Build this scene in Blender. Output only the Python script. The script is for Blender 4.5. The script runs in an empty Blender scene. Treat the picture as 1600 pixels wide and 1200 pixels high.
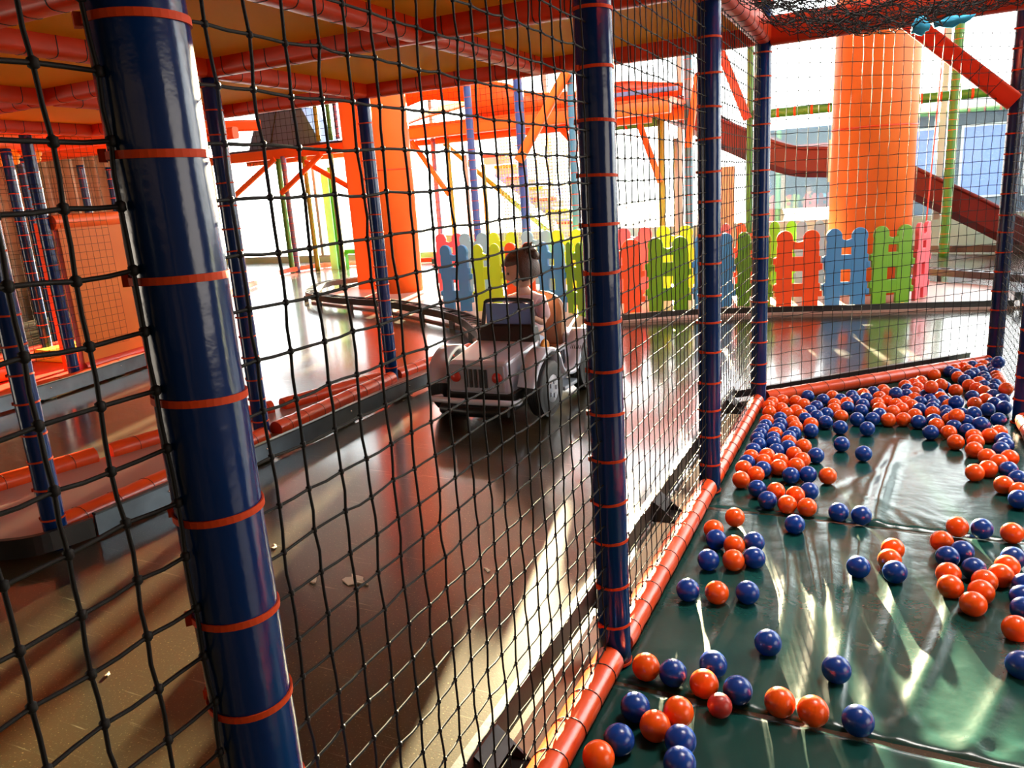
import bpy, math, random
from mathutils import Vector, Matrix
random.seed(7)
S = bpy.context.scene
COL = S.collection

# ------------------------------------------------------------------ camera, world, sun, exposure
cam_d = bpy.data.cameras.new('camera'); cam = bpy.data.objects.new('camera', cam_d); COL.objects.link(cam)
cam_d.sensor_width = 36; cam_d.lens = 27.0; cam_d.clip_start = 0.02; cam_d.clip_end = 200
cam.matrix_world = Matrix(((0.90155949, -0.04777405, 0.43000945, 0.0),
                           (0.42787451, 0.24579069, -0.86977603, 0.0),
                           (-0.0641396, 0.96814491, 0.24203623, 1.2),
                           (0, 0, 0, 1)))
S.camera = cam
S.view_settings.view_transform = 'Standard'; S.view_settings.look = 'None'
S.view_settings.gamma = 1.0; S.view_settings.use_curve_mapping = False
S.view_settings.exposure = 0.06
S.cycles.use_denoising = True
S.cycles.max_bounces = 10; S.cycles.diffuse_bounces = 4; S.cycles.glossy_bounces = 4
S.cycles.transparent_max_bounces = 16; S.cycles.caustics_reflective = False; S.cycles.caustics_refractive = False
S.cycles.sample_clamp_indirect = 6.0

W = bpy.data.worlds.new('sky'); S.world = W; W.use_nodes = True
nt = W.node_tree; bg = nt.nodes['Background']
tc = nt.nodes.new('ShaderNodeTexCoord'); sp = nt.nodes.new('ShaderNodeSeparateXYZ'); cr = nt.nodes.new('ShaderNodeValToRGB')
nt.links.new(tc.outputs['Generated'], sp.inputs[0]); nt.links.new(sp.outputs['Z'], cr.inputs[0]); nt.links.new(cr.outputs[0], bg.inputs['Color'])
cr.color_ramp.elements[0].color = (1.0, 0.97, 0.93, 1); cr.color_ramp.elements[1].color = (0.62, 0.78, 1.0, 1)
bg.inputs['Strength'].default_value = 7.0

sun_d = bpy.data.lights.new('sun', 'SUN'); sun = bpy.data.objects.new('sun', sun_d); COL.objects.link(sun)
sun_d.energy = 170.0; sun_d.color = (1.0, 0.80, 0.50); sun_d.angle = math.radians(0.8)
sun.rotation_euler = Vector((-332, 1262, 172)).to_track_quat('Z', 'Y').to_euler()

def area(name, loc, target, sx, sy, power, color=(1, 1, 1)):
    d = bpy.data.lights.new(name, 'AREA'); d.shape = 'RECTANGLE'; d.size = sx; d.size_y = sy; d.energy = power; d.color = color
    o = bpy.data.objects.new(name, d); COL.objects.link(o); o.location = loc
    o.rotation_euler = (Vector(target) - Vector(loc)).to_track_quat('-Z', 'Y').to_euler(); return o
# daylight coming in through the window walls (right hand side, back)
area('window_daylight_back', (-3.5, 13.1, 2.6), (-2.5, 0, 0.6), 12, 3.4, 420, (1.0, 0.96, 0.9))
area('window_daylight_side', (3.7, 6.6, 2.7), (-0.3, 2.9, 0.2), 4, 2.4, 70, (0.86, 0.93, 1.0))

area('hall_floodlight', (-3.2, 5.6, 4.6), (-3.2, 9.2, 0.8), 3.0, 0.5, 130, (1.0, 0.93, 0.85)).data.spread = math.radians(95)  # added fill for the columns and fence beyond the track, no fixture modelled
area('ball_pit_ceiling_lamp', (0.9, 3.2, 4.6), (-0.1, 2.8, 0.0), 1.2, 1.2, 48, (1.0, 0.95, 0.88)).data.spread = math.radians(70)  # overhead fill added to brighten balls, rails and mats
area('window_daylight_doors', (-8.5, -3.2, 0.7), (-3.2, 3.0, 1.9), 3.5, 1.2, 100, (1.0, 0.88, 0.72))  # low fill added to lift the deck boards from below, no doors there
area('window_daylight_entrance', (3.6, 1.2, 1.2), (-1.0, 1.9, 1.1), 2.2, 1.5, 52, (1.0, 0.90, 0.78))  # unseen fill added on the right for posts and pit, the wall is closed

# ------------------------------------------------------------------ materials
def mat(name, col, rough=0.5, spec=0.5, metal=0.0, coat=0.0, coat_r=0.1, noise=None, bump=None, trans=0.0, sss=0.0):
    """noise=(scale, colour2, amount); bump=(scale, strength, distance)"""
    m = bpy.data.materials.new(name); m.use_nodes = True; n = m.node_tree.nodes; l = m.node_tree.links; b = n['Principled BSDF']
    b.inputs['Base Color'].default_value = (*col, 1); b.inputs['Roughness'].default_value = rough
    b.inputs['Specular IOR Level'].default_value = spec; b.inputs['Metallic'].default_value = metal
    b.inputs['Coat Weight'].default_value = coat; b.inputs['Coat Roughness'].default_value = coat_r
    b.inputs['Transmission Weight'].default_value = trans
    if sss: b.inputs['Subsurface Weight'].default_value = sss; b.inputs['Subsurface Radius'].default_value = (0.02, 0.006, 0.002)
    c = n.new('ShaderNodeTexCoord')
    if noise:
        t = n.new('ShaderNodeTexNoise'); t.inputs['Scale'].default_value = noise[0]; t.inputs['Detail'].default_value = 5
        r = n.new('ShaderNodeValToRGB'); r.color_ramp.elements[0].position = 0.5 - 0.5 * noise[2]; r.color_ramp.elements[1].position = 0.5 + 0.5 * noise[2]
        r.color_ramp.elements[0].color = (*col, 1); r.color_ramp.elements[1].color = (*noise[1], 1)
        l.new(c.outputs['Object'], t.inputs['Vector']); l.new(t.outputs['Fac'], r.inputs[0]); l.new(r.outputs[0], b.inputs['Base Color'])
    if bump:
        t = n.new('ShaderNodeTexNoise'); t.inputs['Scale'].default_value = bump[0]; t.inputs['Detail'].default_value = 4
        u = n.new('ShaderNodeBump'); u.inputs['Strength'].default_value = bump[1]; u.inputs['Distance'].default_value = bump[2]
        l.new(c.outputs['Object'], t.inputs['Vector']); l.new(t.outputs['Fac'], u.inputs['Height']); l.new(u.outputs[0], b.inputs['Normal'])
    return m

M = {}
M['blue_vinyl'] = mat('blue_vinyl', (0.0013, 0.024, 0.125), 0.17, 0.4, noise=(3, (0.0015, 0.018, 0.09), 0.6), bump=(26, 0.25, 0.004))
M['orange_tie'] = mat('orange_tie', (0.55, 0.05, 0.006), 0.6, 0.2)
M['orange_vinyl'] = mat('orange_vinyl', (0.92, 0.095, 0.012), 0.28, 0.6, coat=0.25, coat_r=0.15, noise=(5, (0.62, 0.05, 0.01), 0.6), bump=(18, 0.35, 0.006))
M['beam_vinyl'] = mat('beam_vinyl', (0.80, 0.055, 0.005), 0.42, 0.35, noise=(4, (0.62, 0.035, 0.004), 0.6), bump=(16, 0.3, 0.006))
M['ochre_board'] = mat('ochre_board', (1.0, 0.52, 0.02), 0.6, 0.15, noise=(2.5, (0.96, 0.42, 0.012), 0.7))
M['net_cord'] = mat('net_cord', (0.003, 0.0025, 0.0025), 0.65, 0.22)
M['black_cord'] = mat('black_cord', (0.01, 0.008, 0.008), 0.6)
M['black_rubber'] = mat('black_rubber', (0.012, 0.011, 0.011), 0.4, 0.5, bump=(60, 0.2, 0.002))
M['grey_steel'] = mat('grey_steel', (0.12, 0.14, 0.16), 0.35, 0.5, 0.8, noise=(9, (0.08, 0.09, 0.1), 0.5))
M['steel_bolt'] = mat('steel_bolt', (0.7, 0.7, 0.7), 0.25, 0.5, 1.0)
M['cream_ply'] = mat('cream_ply', (0.72, 0.58, 0.38), 0.6, 0.3, noise=(6, (0.6, 0.45, 0.28), 0.6))
M['pink_floor'] = mat('pink_floor', (0.46, 0.30, 0.25), 0.35, 0.5, noise=(1.5, (0.40, 0.25, 0.20), 0.6), bump=(8, 0.1, 0.004))
M['red_mat'] = mat('red_mat', (0.75, 0.06, 0.025), 0.35, 0.5, noise=(3, (0.6, 0.04, 0.02), 0.6), bump=(6, 0.3, 0.01))
M['yellow_foam'] = mat('yellow_foam', (0.85, 0.45, 0.02), 0.4)
M['panel_orange'] = mat('panel_orange', (0.72, 0.17, 0.012), 0.5, 0.3, noise=(3, (0.62, 0.13, 0.01), 0.6))
M['column_orange'] = mat('column_orange', (0.90, 0.17, 0.022), 0.5, 0.3, noise=(2, (0.83, 0.145, 0.018), 0.6))
M['bright_orange'] = mat('bright_orange', (0.92, 0.13, 0.015), 0.4, 0.4)
M['green_post'] = mat('green_post', (0.03, 0.15, 0.005), 0.5, bump=(80, 0.4, 0.004))
M['olive_post'] = mat('olive_post', (0.17, 0.20, 0.012), 0.5, bump=(80, 0.4, 0.004))
M['yellow_post'] = mat('yellow_post', (0.85, 0.66, 0.02), 0.5)
M['purple_post'] = mat('purple_post', (0.10, 0.07, 0.20), 0.4, bump=(60, 0.3, 0.004))
M['teal_post'] = mat('teal_post', (0.04, 0.16, 0.26), 0.4)
M['slate_post'] = mat('slate_post', (0.03, 0.07, 0.24), 0.35)
M['pale_cyan'] = mat('pale_cyan', (0.55, 0.80, 0.86), 0.5)
M['grey_post'] = mat('grey_post', (0.30, 0.29, 0.28), 0.5)
M['dark_slate'] = mat('dark_slate', (0.10, 0.16, 0.36), 0.5, bump=(10, 0.2, 0.01))
M['purple_deck'] = mat('purple_deck', (0.06, 0.03, 0.09), 0.5)
M['red_slide'] = mat('red_slide', (0.085, 0.007, 0.006), 0.42, 0.25)
M['dark_wall'] = mat('dark_wall', (0.010, 0.007, 0.005), 0.9, 0.05)
M['white_wall'] = mat('white_wall', (0.80, 0.78, 0.74), 0.6)
M['khaki_wall'] = mat('khaki_wall', (0.26, 0.20, 0.11), 0.7, noise=(1.2, (0.15, 0.11, 0.06), 0.5))
M['brown_ceiling'] = mat('brown_ceiling', (0.22, 0.17, 0.13), 0.8)
M['sill_green'] = mat('sill_green', (0.40, 0.52, 0.44), 0.5)
M['frame_green'] = mat('frame_green', (0.05, 0.38, 0.04), 0.4)
M['frame_grey'] = mat('frame_grey', (0.35, 0.38, 0.38), 0.4)
M['wood_brown'] = mat('wood_brown', (0.32, 0.22, 0.12), 0.6, noise=(4, (0.26, 0.17, 0.09), 0.6))
M['fence_blue'] = mat('fence_blue', (0.06, 0.235, 0.48), 0.38, 0.4, sss=0.2)
M['fence_green'] = mat('fence_green', (0.14, 0.34, 0.012), 0.38, 0.4, sss=0.15)
M['fence_lime'] = mat('fence_lime', (0.45, 0.58, 0.02), 0.38, 0.4, sss=0.15)
M['fence_orange'] = mat('fence_orange', (0.95, 0.10, 0.02), 0.38, 0.4, sss=0.15)
M['fence_pink'] = mat('fence_pink', (0.80, 0.08, 0.10), 0.38, 0.4)
M['fence_slate'] = mat('fence_slate', (0.18, 0.34, 0.42), 0.38, 0.4)
M['ball_orange'] = mat('ball_orange', (1.0, 0.105, 0.006), 0.25, 0.5, sss=0.2)
M['ball_blue'] = mat('ball_blue', (0.004, 0.045, 0.27), 0.25, 0.5)
M['ball_red'] = mat('ball_red', (0.40, 0.03, 0.02), 0.35, 0.5)
M['kart_white'] = mat('kart_white', (0.62, 0.64, 0.72), 0.25, 0.5, coat=0.5)
M['kart_grey'] = mat('kart_grey', (0.36, 0.38, 0.42), 0.35, 0.5)
M['kart_red'] = mat('kart_red', (0.65, 0.05, 0.03), 0.35, 0.5)
M['kart_amber'] = mat('kart_amber', (0.75, 0.28, 0.03), 0.35, 0.5)
M['tyre'] = mat('tyre', (0.02, 0.02, 0.022), 0.6)
M['seat_brown'] = mat('seat_brown', (0.30, 0.15, 0.07), 0.45)
M['skin'] = mat('skin', (0.62, 0.34, 0.22), 0.5, sss=0.1)
M['shirt_pink'] = mat('shirt_pink', (0.66, 0.44, 0.45), 0.8)
M['trousers'] = mat('trousers', (0.45, 0.52, 0.66), 0.8)
M['hair_brown'] = mat('hair_brown', (0.055, 0.022, 0.012), 0.45, bump=(120, 0.8, 0.004))
M['eye'] = mat('eye', (0.02, 0.015, 0.01), 0.2)
M['lips'] = mat('lips', (0.5, 0.15, 0.12), 0.5)
M['blue_cloth'] = mat('blue_cloth', (0.03, 0.42, 0.70), 0.7, bump=(20, 0.4, 0.01))
M['paper'] = mat('paper', (0.55, 0.45, 0.32), 0.8)
M['facade'] = mat('facade', (0.07, 0.10, 0.13), 0.7, noise=(0.8, (0.04, 0.06, 0.09), 0.5))
M['pavement'] = mat('pavement', (0.62, 0.60, 0.57), 0.8)
M['stair_lilac'] = mat('stair_lilac', (0.40, 0.46, 0.95), 0.5)

def glass_mat():
    m = bpy.data.materials.new('window_glass'); m.use_nodes = True; n = m.node_tree.nodes; l = m.node_tree.links
    n.clear(); o = n.new('ShaderNodeOutputMaterial'); mx = n.new('ShaderNodeMixShader'); t = n.new('ShaderNodeBsdfTransparent'); g = n.new('ShaderNodeBsdfGlossy')
    t.inputs[0].default_value = (0.95, 0.98, 0.97, 1); g.inputs['Roughness'].default_value = 0.02; mx.inputs[0].default_value = 0.06
    l.new(t.outputs[0], mx.inputs[1]); l.new(g.outputs[0], mx.inputs[2]); l.new(mx.outputs[0], o.inputs[0]); return m
M['glass'] = glass_mat()
M['pale_green_net'] = mat('pale_green_net', (0.45, 0.72, 0.45), 0.6)

def track_mat():
    m = bpy.data.materials.new('track_floor'); m.use_nodes = True; n = m.node_tree.nodes; l = m.node_tree.links; b = n['Principled BSDF']
    c = n.new('ShaderNodeTexCoord')
    t = n.new('ShaderNodeTexNoise'); t.inputs['Scale'].default_value = 1.6; t.inputs['Detail'].default_value = 6
    r = n.new('ShaderNodeValToRGB'); r.color_ramp.elements[0].color = (0.016, 0.011, 0.006, 1); r.color_ramp.elements[1].color = (0.046, 0.033, 0.014, 1)
    l.new(c.outputs['Object'], t.inputs['Vector']); l.new(t.outputs['Fac'], r.inputs[0])
    # fine bright specks and dust
    v = n.new('ShaderNodeTexNoise'); v.inputs['Scale'].default_value = 170; v.inputs['Detail'].default_value = 3
    vr = n.new('ShaderNodeValToRGB'); vr.color_ramp.elements[0].position = 0.62; vr.color_ramp.elements[1].position = 0.78
    l.new(c.outputs['Object'], v.inputs['Vector']); l.new(v.outputs['Fac'], vr.inputs[0])
    mx = n.new('ShaderNodeMixRGB'); mx.inputs[2].default_value = (0.22, 0.18, 0.08, 1); l.new(vr.outputs[0], mx.inputs[0]); l.new(r.outputs[0], mx.inputs[1])
    # long thin scratches in two directions
    prev = mx.outputs[0]
    for ang, sc in ((0.35, 3.0), (-0.5, 2.4), (1.2, 2.8)):
        mp = n.new('ShaderNodeMapping'); mp.inputs['Rotation'].default_value = (0, 0, ang); mp.inputs['Scale'].default_value = (1.2 * sc, 75 * sc / 2, 1)
        w = n.new('ShaderNodeTexNoise'); w.inputs['Scale'].default_value = 1.0; w.inputs['Detail'].default_value = 2; w.inputs['Distortion'].default_value = 0.3
        wr = n.new('ShaderNodeValToRGB'); wr.color_ramp.elements[0].position = 0.70; wr.color_ramp.elements[1].position = 0.76
        l.new(c.outputs['Object'], mp.inputs[0]); l.new(mp.outputs[0], w.inputs['Vector']); l.new(w.outputs['Fac'], wr.inputs[0])
        m2 = n.new('ShaderNodeMixRGB'); m2.inputs[2].default_value = (0.12, 0.10, 0.06, 1); l.new(wr.outputs[0], m2.inputs[0]); l.new(prev, m2.inputs[1]); prev = m2.outputs[0]
    l.new(prev, b.inputs['Base Color'])
    rr = n.new('ShaderNodeMapRange'); rr.inputs['To Min'].default_value = 0.07; rr.inputs['To Max'].default_value = 0.20
    l.new(t.outputs['Fac'], rr.inputs['Value']); l.new(rr.outputs[0], b.inputs['Coat Roughness']); b.inputs['Coat Weight'].default_value = 1.0; b.inputs['Coat IOR'].default_value = 1.75; b.inputs['Roughness'].default_value = 0.36; b.inputs['Specular IOR Level'].default_value = 0.16; b.inputs['Specular Tint'].default_value = (1.0, 0.85, 0.55, 1)
    bt = n.new('ShaderNodeTexNoise'); bt.inputs['Scale'].default_value = 220; bu = n.new('ShaderNodeBump'); bu.inputs['Strength'].default_value = 0.12; bu.inputs['Distance'].default_value = 0.002
    l.new(c.outputs['Object'], bt.inputs['Vector']); l.new(bt.outputs['Fac'], bu.inputs['Height']); l.new(bu.outputs[0], b.inputs['Normal'])
    return m
M['track'] = track_mat()
M['green_vinyl'] = mat('green_vinyl', (0.008, 0.062, 0.052), 0.22, 0.5, noise=(4, (0.005, 0.042, 0.035), 0.6), bump=(9, 0.3, 0.010))

# ------------------------------------------------------------------ mesh helpers
class MB:
    def __init__(s): s.v = []; s.f = []; s.sm = []
    def add(s, vs, fs, smooth=False):
        k = len(s.v); s.v += [tuple(p) for p in vs]; s.f += [tuple(i + k for i in f) for f in fs]; s.sm += [smooth] * len(fs)
    def box(s, a, b, rot=0.0, piv=None):
        x0, y0, z0 = a; x1, y1, z1 = b
        vs = [(x, y, z) for z in (z0, z1) for x, y in ((x0, y0), (x1, y0), (x1, y1), (x0, y1))]
        if rot:
            px, py = piv or ((x0 + x1) / 2, (y0 + y1) / 2); c, q = math.cos(rot), math.sin(rot)
            vs = [(px + (x - px) * c - (y - py) * q, py + (x - px) * q + (y - py) * c, z) for x, y, z in vs]
        s.add(vs, [(3, 2, 1, 0), (4, 5, 6, 7), (0, 1, 5, 4), (1, 2, 6, 5), (2, 3, 7, 6), (3, 0, 4, 7)])
    def sweep(s, pts, prof, cap=True, up=Vector((0, 0, 1)), smooth=True, scale=None, closed=False):
        """profile (list of (side, up)) swept along pts"""
        pts = [Vector(p) for p in pts]; n = len(pts); m = len(prof); vs = []
        for i, p in enumerate(pts):
            if closed: t = pts[(i + 1) % n] - pts[i - 1]
            else: t = pts[min(i + 1, n - 1)] - pts[max(i - 1, 0)]
            t.normalize(); u = up - t * up.dot(t)
            if u.length < 1e-4: u = Vector((1, 0, 0)) - t * t.x
            u.normalize(); r = t.cross(u); k = scale[i] if scale else 1.0
            vs += [p + r * a * k + u * b * k for a, b in prof]
        fs = []
        for i in range(n if closed else n - 1):
            j = (i + 1) % n
            for q in range(m): fs.append((i * m + q, i * m + (q + 1) % m, j * m + (q + 1) % m, j * m + q))
        s.add(vs, fs, smooth)
        if cap and not closed:
            s.add(vs[:m], [tuple(range(m))[::-1]]); s.add(vs[-m:], [tuple(range(m))])
    def tube(s, pts, r, n=12, cap=True, scale=None, closed=False, up=Vector((0, 0, 1))):
        s.sweep(pts, [(r * math.cos(2 * math.pi * k / n), r * math.sin(2 * math.pi * k / n)) for k in range(n)], cap, up, True, scale, closed)
    def rbar(s, a, b, w, h, bev=0.25, seg=3):
        """bar with rounded corners, w wide and h high, between a and b"""
        pr = []; rr = min(w, h) * bev
        for cx, cy, a0 in ((w / 2 - rr, h / 2 - rr, 0), (-w / 2 + rr, h / 2 - rr, 90), (-w / 2 + rr, -h / 2 + rr, 180), (w / 2 - rr, -h / 2 + rr, 270)):
            for k in range(seg + 1):
                t = math.radians(a0 + 90 * k / seg); pr.append((cx + rr * math.cos(t), cy + rr * math.sin(t)))
        s.sweep([a, b], pr)
    def lathe(s, prof, c=(0, 0, 0), n=24, axis='z'):
        vs = []
        for r, z in prof:
            for k in range(n):
                t = 2 * math.pi * k / n; x, y = r * math.cos(t), r * math.sin(t)
                q = (x, y, z) if axis == 'z' else ((z, x, y) if axis == 'x' else (x, z, y))
                vs.append((c[0] + q[0], c[1] + q[1], c[2] + q[2]))
        fs = [(i * n + k, i * n + (k + 1) % n, (i + 1) * n + (k + 1) % n, (i + 1) * n + k) for i in range(len(prof) - 1) for k in range(n)]
        s.add(vs, fs, True)
    def ball(s, c, r, n=16, sq=(1, 1, 1)):
        m = n // 2
        vs = [(c[0], c[1], c[2] + r * sq[2])]
        for i in range(1, m):
            a = math.pi * i / m
            for k in range(n):
                t = 2 * math.pi * k / n; vs.append((c[0] + r * sq[0] * math.sin(a) * math.cos(t), c[1] + r * sq[1] * math.sin(a) * math.sin(t), c[2] + r * sq[2] * math.cos(a)))
        vs.append((c[0], c[1], c[2] - r * sq[2])); e = len(vs) - 1
        fs = [(0, 1 + k, 1 + (k + 1) % n) for k in range(n)]
        for i in range(m - 2):
            for k in range(n): fs.append((1 + i * n + k, 1 + (i + 1) * n + k, 1 + (i + 1) * n + (k + 1) % n, 1 + i * n + (k + 1) % n))
        fs += [(1 + (m - 2) * n + k, e, 1 + (m - 2) * n + (k + 1) % n) for k in range(n)]
        s.add(vs, fs, True)
    def plate(s, outline, origin, ax, ay, thick):
        """extruded outline (list of (u, v)) in the plane ax, ay"""
        o = Vector(origin); ax = Vector(ax); ay = Vector(ay); nn = ax.cross(ay).normalized() * thick / 2; n = len(outline)
        f = [o + ax * u + ay * v + nn for u, v in outline]; b = [o + ax * u + ay * v - nn for u, v in outline]
        s.add(f + b, [tuple(range(n)), tuple(range(2 * n - 1, n - 1, -1))] + [(i, i + n, (i + 1) % n + n, (i + 1) % n) for i in range(n)])
    def build(s, name, m, parent=None, loc=None, bevel=0.0):
        me = bpy.data.meshes.new(name); me.from_pydata(s.v, [], s.f); me.polygons.foreach_set('use_smooth', s.sm); me.materials.append(m)
        me.update()
        o = bpy.data.objects.new(name, me); COL.objects.link(o)
        if parent: o.parent = parent
        if loc: o.location = loc
        if bevel:
            bv = o.modifiers.new('bevel', 'BEVEL'); bv.width = bevel; bv.segments = 2; bv.limit_method = 'ANGLE'
        return o

def tag(o, label, cat, group=None, kind=None):
    if label: o['label'] = label
    if cat: o['category'] = cat
    if group: o['group'] = group
    if kind: o['kind'] = kind
    return o
def thing(name, label, cat, loc=(0, 0, 0), group=None):
    o = bpy.data.objects.new(name, None); COL.objects.link(o); o.location = loc; o.empty_display_size = 0.1
    return tag(o, label, cat, group)
def struct(o): o['kind'] = 'structure'; return o
def smooth_path(P, k=6):
    P = [Vector(p) for p in P]; out = []
    for i in range(len(P) - 1):
        a, b, c, d = P[max(i - 1, 0)], P[i], P[i + 1], P[min(i + 2, len(P) - 1)]
        for j in range(k):
            t = j / k; out.append(0.5 * ((2 * b) + (c - a) * t + (2 * a - 5 * b + 4 * c - d) * t * t + (3 * b - a - 3 * c + d) * t ** 3))
    out.append(P[-1]); return out
# ------------------------------------------------------------------ room shell
def box_obj(name, a, b, m): k = MB(); k.box(a, b); return struct(k.build(name, M[m]))
box_obj('floor', (-14, -4, -0.10), (4, 13.6, 0.0), 'track')
box_obj('ceiling', (-14, -4, 4.8), (4, 13.6, 4.95), 'brown_ceiling')
box_obj('wall_behind', (-14, -4.2, 0), (4, -4, 4.8), 'dark_wall')
box_obj('wall_left', (-14.2, -4, 0), (-14, 13.6, 4.8), 'khaki_wall')
def window_wall(name, axis, pos, a, b, z0, z1, nm, mull, first, sill='sill_green'):
    """a wall with a sill below and a header above; between them one window per bay: frame with a glass pane"""
    k = MB(); t = 0.16
    def bx(u0, u1, w0, w1, d0=0.0, d1=t, kk=k):
        if axis == 'x': kk.box((u0, pos + d0, w0), (u1, pos + d1, w1))
        else: kk.box((pos + d0, u0, w0), (pos + d1, u1, w1))
    bx(a, b, 0, z0); bx(a, b, z1, 4.8); struct(k.build(name, M[sill]))
    st = (b - a) / nm
    for i in range(nm):
        u0, u1 = a + i * st, a + (i + 1) * st
        f = MB(); w = mull
        bx(u0, u1, z0, z0 + w, 0.02, 0.12, f); bx(u0, u1, z1 - w, z1, 0.02, 0.12, f)
        bx(u0, u0 + w, z0 + w, z1 - w, 0.02, 0.12, f); bx(u1 - w, u1, z0 + w, z1 - w, 0.02, 0.12, f)
        fo = struct(f.build('window_%d' % (first + i), M['frame_grey']))
        g = MB(); bx(u0 + w, u1 - w, z0 + w, z1 - w, 0.065, 0.075, g); g.build('pane', M['glass'], fo)
window_wall('wall_back', 'x', 13.4, -8, 4, 0.42, 4.5, 5, 0.035, 1)
window_wall('wall_back_far', 'x', 13.4, -14, -8, 0.10, 4.5, 2, 0.035, 6)
window_wall('wall_right', 'y', 4.0, 4.8, 13.4, 0.8, 4.2, 3, 0.05, 20)
box_obj('wall_right_near', (4, -4, 0), (4.16, 4.8, 4.8), 'dark_wall')
k = MB(); k.box((-20, 13.7, -0.3), (16, 60, -0.15)); struct(k.build('ground_outside', M['pavement']))

# building seen through the windows by the slide
bd = thing('office_building', 'grey blue building front with dark shop windows, seen outside behind the slide', 'building', (1.4, 22, -0.15))
k = MB(); k.box((-1.5, 0, 0), (4.5, 5, 3.0)); k.build('facade_wall', M['facade'], bd)
k = MB(); k.box((-1.6, -0.6, 2.55), (4.6, 0.0, 2.8)); k.build('awning', M['grey_post'], bd)
for x in (-1.2, 0.1, 1.4, 2.7):
    k = MB(); k.box((x, -0.05, 0.5), (x + 0.95, 0.02, 2.2)); w = k.build('window_frame', M['frame_grey'], bd)
    k = MB(); k.box((x + 0.06, -0.07, 0.56), (x + 0.89, -0.05, 2.14)); k.build('pane', M['dark_slate'], w)
bs = thing('delivery_truck', 'pale grey delivery truck parked outside behind the slide, beside the round column', 'truck', (-1.6, 19.5, -0.15))
k = MB(); k.box((-1.5, 0, 0.55), (0.55, 1.9, 2.35)); k.build('cargo_box', M['facade'], bs, bevel=0.04)
k = MB(); k.box((0.6, 0.1, 0.45), (1.45, 1.8, 1.75)); c_ = k.build('cab', M['facade'], bs, bevel=0.12)
k = MB(); k.box((0.75, 0.06, 1.05), (1.3, 0.10, 1.55)); k.build('side_window', M['dark_slate'], c_)
for x in (-1.0, 0.95):
    k = MB(); k.lathe([(0.0, -0.12), (0.30, -0.12), (0.38, -0.06), (0.38, 0.10), (0.30, 0.14), (0, 0.14)], (x, 0.15, 0.38), 20, 'y'); k.build('wheel', M['tyre'], bs)

# ------------------------------------------------------------------ padded posts
_tie = {}
def post(x, y, z1, label, r=0.041, z0=0.0, step=0.110, first=0.018, cat='post', group=None, sm='blue_vinyl', tm='orange_tie', name='padded_post', n=20):
    t = thing(name, label, cat, (x, y, z0), group)
    k = MB(); h = z1 - z0; pr = [(0.0, 0.0), (r * 0.97, 0.0)]
    q = int(h / 0.055)
    for i in range(q + 1): pr.append((r * (1 + 0.012 * math.sin(i * 2.1 + x * 7)), h * i / q))
    pr.append((0, h)); k.lathe(pr, n=n); k.build('foam_sleeve', M[sm], t)
    key = (round(r, 4), tm)
    if key not in _tie:
        k = MB(); a, b, hw = r * 1.005, r + 0.0022, 0.0034 if r > 0.03 else 0.005
        k.lathe([(a, -hw), (b, -hw), (b, hw), (a, hw)], n=n)
        k.sm = [False] * len(k.sm)
        k.box((-0.007, -b - 0.005, -0.005), (0.005, -b + 0.001, 0.006))
        o = k.build('cable_tie', M[tm], t); _tie[key] = o.data; o.location = (0, 0, first); zz = first + step
    else: zz = first
    i = 0
    while zz < h - 0.02:
        o = bpy.data.objects.new('cable_tie', _tie[key]); COL.objects.link(o); o.parent = t
        o.location = (0, 0, zz + random.uniform(-0.006, 0.006)); o.rotation_euler = (random.uniform(-0.05, 0.05), random.uniform(-0.05, 0.05), math.radians(-55) + random.uniform(-0.5, 0.5))
        zz += step; i += 1
    return t
DZ = 1.81
post(-0.58, 0.505, 2.3, 'thick blue padded post closest to the camera, with wide orange ties', n=40, first=0.042)
post(-0.58, 1.67, 2.3, 'dark blue padded post on the orange rail at the near end of the ball pit', n=32)
post(-0.58, 2.87, 2.3, 'dark blue padded post on the orange rail, middle one of the net wall', n=28)
post(-0.58, 4.15, 2.3, 'dark blue padded post at the far pit corner where the nets meet', n=24)
post(0.61, 4.08, 2.3, 'blue padded post cut by the picture edge, at the glossy orange end rail', n=24)
post(0.62, 5.29, 2.3, 'dark blue padded post behind the ball heap, where the diagonal brace ends', n=24)
post(-2.92, 2.90, DZ, 'bright blue padded post on the divider rail, just behind the thick front post', n=24)
post(-2.93, 4.13, DZ, 'slim blue padded post on the divider rail in front of the wide orange column', n=24)
post(-2.79, 1.66, DZ, 'sunlit blue padded post standing in the rounded end of the divider island', n=24)
post(-5.52, 3.68, DZ, 'blue padded post at the front edge of the orange foam panel', n=18)
post(-5.66, 4.52, DZ, 'blue padded post at the back edge of the orange foam panel', n=18)
post(-6.56, 4.18, DZ, 'blue padded post with a white sunlit edge on the red play mat', n=18)
post(-5.6, 2.55, DZ, 'blue padded post nearest the left picture edge behind the divider island', n=18)
post(-8.3, 6.1, DZ, 'thin blue padded post far back against the khaki wall, above the orange panel', n=14)
post(-8.6, 6.7, DZ, 'second thin blue padded post against the khaki wall, next to the dark corner', n=14)
post(-7.5, 4.9, DZ, 'blue padded post deep in the dark play area, behind the red mat', n=14)

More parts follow.
